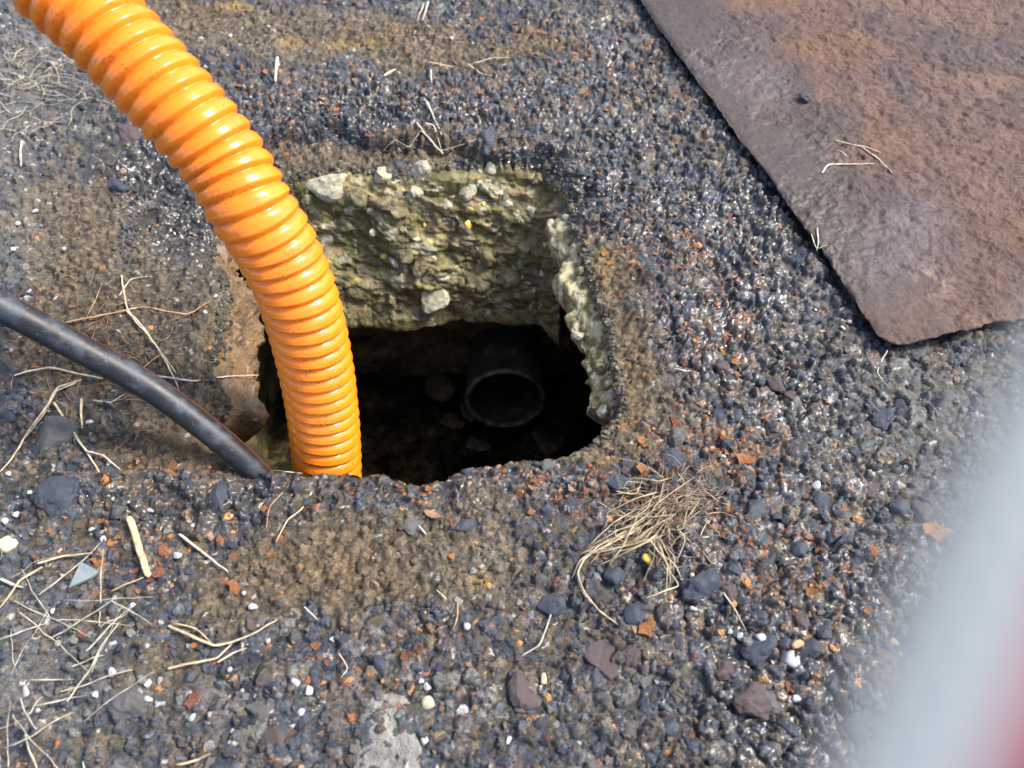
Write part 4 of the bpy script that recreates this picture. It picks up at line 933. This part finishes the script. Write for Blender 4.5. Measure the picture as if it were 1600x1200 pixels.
S_ = [
 ([(433,88),(429,112),(431,128)],7,'straw_pale','pale curled leaf shred on the soil just right of the hose'),
 ([(669,0),(660,32)],4,'straw_pale','straw at the top edge pointing down, longer of a pair'),
 ([(662,4),(652,33)],3,'straw_pale','thin straw at the top edge beside a longer one'),
 ([(671,98),(690,101),(710,105)],5,'straw','tan straw lying level above the black band beyond the hole'),
 ([(731,99),(750,110),(771,118)],4,'straw','tan straw sloping down to the right beyond the hole'),
 ([(742,98),(769,91),(797,90)],4,'straw_pale','pale bent straw topmost beyond the far rim'),
 ([(673,109),(675,129)],4,'straw_pale','short upright pale straw beyond the hole'),
 ([(600,119),(619,107)],6,'straw','short thick tan straw beyond the hole'),
 ([(667,159),(678,182),(690,204)],5,'straw_pale','pale straw pointing down above the crossed straws at the far rim'),
 ([(651,191),(682,210),(725,226),(769,244)],5,'straw_pale','longest pale straw reaching over the far rim'),
 ([(664,191),(680,218),(692,240)],4,'straw_pale','pale straw crossing the long one at the far rim'),
 ([(692,240),(660,223),(640,231),(619,232),(598,235)],5,'straw_pale','wavy pale straw on the soil above the far rim'),
 ([(561,156),(570,167)],5,'straw_pale','short pale straw on the black band near the hose'),
 ([(1035,8),(1060,4)],3,'straw_pale','thin straw at the top by the plate'),
 ([(103,504),(150,494),(195,486),(221,479),(292,490),(330,469)],5,'straw_brown','long brown twig above the black pipe'),
 ([(186,462),(210,445),(232,432)],3,'straw_pale','thin pale straw above the brown twig'),
 ([(190,430),(199,482),(240,535),(276,584)],3,'straw','straw hanging from the brown twig towards the pipe'),
 ([(199,488),(225,512),(262,572),(279,610)],4,'straw_pale','straw running beside another down to the black pipe'),
 ([(22,586),(75,574),(120,584),(161,591)],5,'straw','straw touching the lower left side of the black pipe'),
 ([(240,586),(300,595),(345,591),(405,585)],5,'straw_pale','pale straw sticking out over the left rim of the hole'),
 ([(129,593),(92,604),(75,632),(41,677),(22,711),(0,737)],5,'straw','long straw curving down at the left edge under the pipe'),
 ([(120,598),(88,612),(66,650),(35,690)],4,'straw_pale','pale straw lying against the long curved one at the left'),
 ([(84,630),(109,670),(135,706),(157,739)],5,'straw','straw slanting down right of the grey stone'),
 ([(127,623),(128,670)],5,'straw','short upright straw below the pipe'),
 ([(137,707),(165,715),(190,735)],4,'straw_pale','fine pale stem left of the near left corner of the hole'),
 ([(146,625),(170,626),(195,617)],4,'straw_pale','short pale straw along the underside of the pipe'),
 ([(487,767),(468,790),(450,812),(431,846)],4,'straw','thin straw slanting down below the hose'),
 ([(442,769),(422,790),(416,826)],3,'straw_brown','brown curved stem left of the thin slanting straw'),
 ([(397,735),(420,730),(445,733),(469,731)],3,'straw','fine root hanging on the near rim beside the hose'),
 ([(279,834),(319,866),(356,894)],6,'straw_pale','pale straight straw right of the wood splinter'),
 ([(58,879),(101,868),(146,864)],5,'straw','straw lying level above the slate chip'),
 ([(476,947),(486,958),(495,967)],4,'straw_pale','tiny pale straw right of the forked straw'),
 ([(531,1020),(542,1046),(532,1059)],3,'straw','small hooked straw near the front'),
 ([(174,924),(200,912),(225,900)],4,'straw','faint straw below the wood splinter'),
 ([(67,887),(35,910),(0,950)],5,'straw','straw at the left edge slanting down to the left'),
 ([(0,904),(20,912),(37,917)],6,'straw_pale','short pale straw ending at the left edge'),
 ([(862,956),(852,985),(840,1009),(816,1024)],4,'straw_pale','pale curved straw in the front centre'),
 ([(681,921),(699,937)],4,'straw_pale','short pale straw left of centre in front'),
 ([(716,941),(714,965),(707,986)],4,'straw_brown','brown stem below the short pale straw in front'),
 ([(1129,926),(1147,952),(1164,984)],4,'straw_pale','curved straw ending at two white pebbles on the right'),
 ([(656,821),(667,836)],6,'straw_pale','short pale straw beside the rounded grey stone'),
 ([(1106,802),(1128,800),(1151,808)],3,'straw_brown','thin brown stem right of the tuft'),
 ([(1100,812),(1121,831),(1126,840)],3,'straw_brown','brown stem slanting down right of the tuft'),
 ([(1386,546),(1375,576),(1388,604)],3,'straw_pale','thin pale bowed straw below the corner of the plate'),
 ([(1052,576),(1065,578),(1079,579)],4,'straw_pale','short pale straw among the rust flakes right of the hole'),
 ([(275,1195),(310,1188),(330,1176)],5,'straw','straw at the bottom edge on the left'),
 ([(30,215),(34,262)],4,'straw_pale','pale upright straw at the left edge near the top'),
 ([(132,500),(150,470),(160,440)],2,'straw_brown','hair-thin brown stem above the twig'),
 ([(205,590),(240,560),(262,548)],3,'straw_brown','dark stem just above the black pipe'),
]
for pts, wd, mt, lab in S_: straw(pts, wd, mt, lab)
for pts, wd, lab in [([(1306,219),(1345,229),(1372,248),(1394,270)],4,'longest straw on the steel plate'),([(1283,270),(1296,257),(1330,257),(1367,255)],4,'level straw with a bent end on the steel plate'),
                     ([(1341,227),(1377,238)],3,'short straw crossing the longest one on the plate'),([(1309,234),(1324,246)],3,'shortest straw on the plate'),([(1277,356),(1279,375),(1276,392)],4,'upright straw at the left edge of the plate'),([(1268,366),(1276,388),(1293,382)],3,'hooked straw at the left edge of the plate')]:
    straw(pts, wd, 'straw_pale', lab, plate=True)
# forked straw: one thing with three branches
fk = empty('forked_straw', at(345, 1008), category='straw', label='forked dry straw with three arms in the front left')
def child_strands(parent, name, lst, mat, seed=0, lift=.0075):
    for i, (pts, wd) in enumerate(lst):
        P = [at(x, y, lift) - parent.location for x, y in pts]
        v, f = strand(P, wd / F * .85, seed + i)
        o = link(name, mesh_np(name, v, f, None, True, (M[mat],)), parent)
child_strands(fk, 'branch', [([(264,977),(300,995),(334,1009),(360,1005),(400,988),(433,967)],7),([(276,973),(307,982),(330,1006)],4),([(264,1044),(300,1036),(337,1026),(362,1005)],6),([(340,1035),(365,1020),(386,1012)],5)], 'straw')
# wood splinter
def splinter():
    P = [at(202, 808, .008), at(217, 851, .008), at(231, 901, .008)]; o0 = P[1]
    v, f = strand([q_ - o0 for q_ in P], .0105, 5, flat=.35, taper=.95, sides=8, knots=False)
    # cut ends squarely
    o = link('wood_splinter', mesh_np('wood_splinter', v, f, None, False, (M['wood'],)), None, category='wood splinter', label='flat pale wood splinter standing upright in view at the left front'); o.location = o0
splinter()
# tuft of straw and roots
tuft = empty('straw_tuft', at(1040, 820), category='straw tuft', label='tangled tuft of dry straw and roots right below the hole')
rt_ = random.Random(12)
def bundle(n, seed, gen):
    V_ = []; F_ = []; k = 0
    for i in range(n):
        P, wd, tp = gen(i); v, f = strand(P, wd, seed + i, flat=.6, taper=tp, sides=5, step=.0045); V_.append(v); F_.append(f + k); k += len(v)
    return np.vstack(V_), np.vstack(F_)
T0 = Vector(tuft.location)
def gen_straw(i):
    # fan running from the upper right down to the lower left
    q_ = i / 60
    if i < 34:
        ax, ay = rt_.uniform(1000, 1100), rt_.uniform(745, 840); L = rt_.uniform(40, 110); a = R(rt_.gauss(140, 24))
        bx, by = ax + L * math.cos(a), ay + L * math.sin(a) * .95; mx, my = (ax + bx) / 2 + rt_.uniform(-14, 14), (ay + by) / 2 + rt_.uniform(-10, 14)
    elif i < 46:
        ax, ay = rt_.uniform(990, 1050), rt_.uniform(790, 840); bx, by = rt_.uniform(905, 960), rt_.uniform(845, 885); mx, my = (ax + bx) / 2, (ay + by) / 2 + rt_.uniform(-8, 8)
    elif i < 56:
        ax, ay = rt_.uniform(1010, 1040), rt_.uniform(830, 860); bx, by = ax + rt_.uniform(-20, 45), rt_.uniform(880, 925); mx, my = (ax + bx) / 2 + 8, (ay + by) / 2
    else:
        ax, ay = rt_.uniform(960, 1110), rt_.uniform(740, 860); a = rt_.uniform(0, 6.3); L = rt_.uniform(15, 60); bx, by = ax + L * math.cos(a), ay + L * math.sin(a); mx, my = (ax + bx) / 2 + rt_.uniform(-15, 15), (ay + by) / 2 + rt_.uniform(-15, 15)
    lf = rt_.uniform(.004, .022)
    return [at(ax, ay, lf * rt_.uniform(.5, 1.2)) - T0, at(mx, my, lf + .003) - T0, at(bx, by, max(.003, lf * rt_.uniform(.1, .9))) - T0], rt_.uniform(.0014, .0034), rt_.uniform(.4, .9)
v, f = bundle(72, 40, gen_straw); link('straws', mesh_np('straws', v, f, None, True, (M['straw_old'],)), tuft, kind='stuff')
def gen_tail(i):
    dx = i * 3
    pts = [(1000,825),(955,848),(915,868+dx),(903,895),(910+dx,925),(935,952+dx),(966,977)] if i < 2 else ([(990,830),(940,850),(906,876),(893,905)] if i == 2 else [(1030,850),(1045,890),(1060,915),(1035,925),(1010,935)])
    return [at(x, y, .008 - .001 * k) - T0 for k, (x, y) in enumerate(pts)], .0034, .6
v, f = bundle(4, 150, gen_tail); link('long_stems', mesh_np('long_stems', v, f, None, True, (M['straw'],)), tuft)
def gen_root(i):
    cx, cy = rt_.gauss(1055, 32), rt_.gauss(790, 28); a = rt_.uniform(0, 6.3); pts = []
    for k in range(5):
        pts.append(at(cx, cy, rt_.uniform(.002, .02)) - T0); a += rt_.uniform(-1.3, 1.3); cx += 14 * math.cos(a); cy += 12 * math.sin(a)
    return pts, rt_.uniform(.0006, .0016), .7
v, f = bundle(210, 300, gen_root); link('roots', mesh_np('roots', v, f, None, True, (M['root'],)), tuft, kind='stuff')
# dry grass mats (uncountable)
def mat_of_grass(name, n, gen, mat, label, seed):
    global T0
    v, f = bundle(n, seed, gen); return link(name, mesh_np(name, v, f, None, True, (M[mat],)), None, kind='stuff', category='dry grass', label=label)
def gen_bl(i):
    ax, ay = rt_.uniform(-30, 200) * rt_.random() ** .4, rt_.uniform(880, 1220); a = rt_.choice([R(rt_.gauss(-55, 22)), R(rt_.gauss(-35, 25)), R(rt_.gauss(60, 25))]); L = rt_.uniform(40, 150)
    pts = []
    for k in range(4): t = k / 3; pts.append(at(ax + L * t * math.cos(a) + rt_.uniform(-3, 3), ay + L * t * math.sin(a) + rt_.uniform(-3, 3), .004 + .012 * rt_.random()))
    return pts, rt_.uniform(.001, .0028), rt_.uniform(.3, .8)
mat_of_grass('dry_grass', 32, gen_bl, 'straw_pale', 'loose mat of dry pale grass over the lower left corner', 600)
def gen_ul(i):
    cx, cy = rt_.gauss(55, 35), rt_.gauss(135, 28); a = rt_.uniform(-.6, .6) + (3.1 if i % 2 else 0); pts = []
    for k in range(5): pts.append(at(max(cx, -40), cy, rt_.uniform(.003, .014))); a += rt_.uniform(-.7, .7); cx += 16 * math.cos(a); cy += 11 * math.sin(a)
    return pts, rt_.uniform(.001, .0024), .6
mat_of_grass('dry_roots', 60, gen_ul, 'straw_pale', 'tangle of fine pale roots on the grey gravel at the upper left', 700)
def gen_l(i):
    cx, cy = rt_.gauss(150, 75), rt_.gauss(560, 65); a = rt_.uniform(0, 6.3); pts = []
    for k in range(4): pts.append(at(max(cx, -20), cy, rt_.uniform(.001, .007))); a += rt_.uniform(-.6, .6); cx += 11 * math.cos(a); cy += 9 * math.sin(a)
    return pts, rt_.uniform(.0006, .0013), .6
mat_of_grass('fine_roots', 110, gen_l, 'straw_brown', 'fine brown roots scattered in the soil around the black pipe', 900)

# ------------------------------------------------------------ gloved hand close to the lens (blurred at the lower right)
cm = camo.rotation_euler.to_matrix().to_4x4(); cm.translation = camo.location
def mat_glove():
    t = NT('knit_glove'); sx = t.node('ShaderNodeSeparateXYZ'); t.l.new(t.tc.outputs['Object'], sx.inputs[0])
    q_ = t.math('ADD', t.math('MULTIPLY', sx.outputs[0], .93), t.math('ADD', t.math('MULTIPLY', sx.outputs[1], -.37), t.math('MULTIPLY', t.math('MAXIMUM', t.math('ADD', sx.outputs[2], .030), 0), -.338)))
    q_ = t.math('ADD', q_, t.math('MULTIPLY', t.noise(120, 3), .0008))
    red = t.rng(q_, .0300, .0303, 0, 1)
    wv = t.node('ShaderNodeTexWave'); wv.inputs['Scale'].default_value = 260; t.l.new(t.tc.outputs['Object'], wv.inputs[0])
    c = t.mix(red, (.94, .84, .68), (.62, .006, .04))
    return t.out(c, t.rng(red, 0, 1, .95, .4), t.bump(wv.outputs['Fac'], .3, .0006))
M['glove'] = mat_glove()
def glove():
    ve = []; ed = []; ra = []
    def add(p, r, parent=None):
        ve.append(p); ra.append(r)
        if parent is not None: ed.append((parent, len(ve) - 1))
        return len(ve) - 1
    dx, dy = .37, .93; nx2, ny2 = .93, -.37
    wrist = add((-.012, -.152, .0), .026)
    palm = add((.004, -.112, -.002), .030, wrist)
    for i in range(4):
        L = [.050, .062, .066, .060][i]; r = [.0098, .0108, .011, .0108][i]
        bx, by, bz = .0302 + .008 * i, -.0225 + .001 * i, -.045 + .0225 * i
        t0 = -.045; mcp = (bx + dx * t0, by + dy * t0, bz)
        kn = add(((mcp[0] + .004) / 1 - dx * .012, mcp[1] - dy * .012, mcp[2] * .92), r * 1.25, palm); par = add(mcp, r * 1.05, kn)
        n_ = 4
        for k in range(1, n_ + 1):
            t = t0 + (L + .03) * k / n_; curl = .0 if i == 0 else .010 * (k / n_) ** 2 * (1 + .3 * i)
            if i == 0: curl = .002 * max(0, k - 3)
            par = add((bx + dx * t + nx2 * curl, by + dy * t + ny2 * curl, bz), r * (1.03 if k == 2 else 1 - .12 * (k == n_)), par)
    th1 = add((.012, -.118, .038), .017, palm); th2 = add((.030, -.092, .052), .0135, th1); th3 = add((.046, -.066, .058), .012, th2); add((.056, -.048, .058), .0105, th3)
    me = bpy.data.meshes.new('gloved_hand'); me.from_pydata(ve, ed, []); me.update()
    o = link('gloved_hand', me, None, category='gloved hand', label='white knit work glove with red palm, blurred at the lower right corner')
    sk = o.modifiers.new('skin', 'SKIN')
    for i, sv in enumerate(me.skin_vertices[0].data): sv.radius = (ra[i], ra[i]); sv.use_root = (i == 0)
    sk.branch_smoothing = .6; sub = o.modifiers.new('sub', 'SUBSURF'); sub.levels = sub.render_levels = 2
    me.materials.append(M['glove']); o.matrix_world = cm
    # ribbed cuff
    cpts = np.array([(-.012 - .37 * t, -.152 - .93 * t, 0 + .1 * t) for t in np.linspace(-.01, .075, 60)])
    t = np.linspace(0, 1, 60); a = np.linspace(0, 2 * np.pi, 64, endpoint=False)
    rad_ = (.029 + .006 * t)[:, None] + .0009 * np.cos(a * 32)[None, :] + 0 * t[:, None]
    v, f = tube_arrays(cpts, rad_, 64); c = link('cuff', mesh_np('cuff', v, f, None, True, (M['cuff'],)), o)
M['cuff'] = simple('knit_cuff', [(.3, (.5, .53, .52)), (.7, (.66, .69, .67))], 200, .95)
glove()
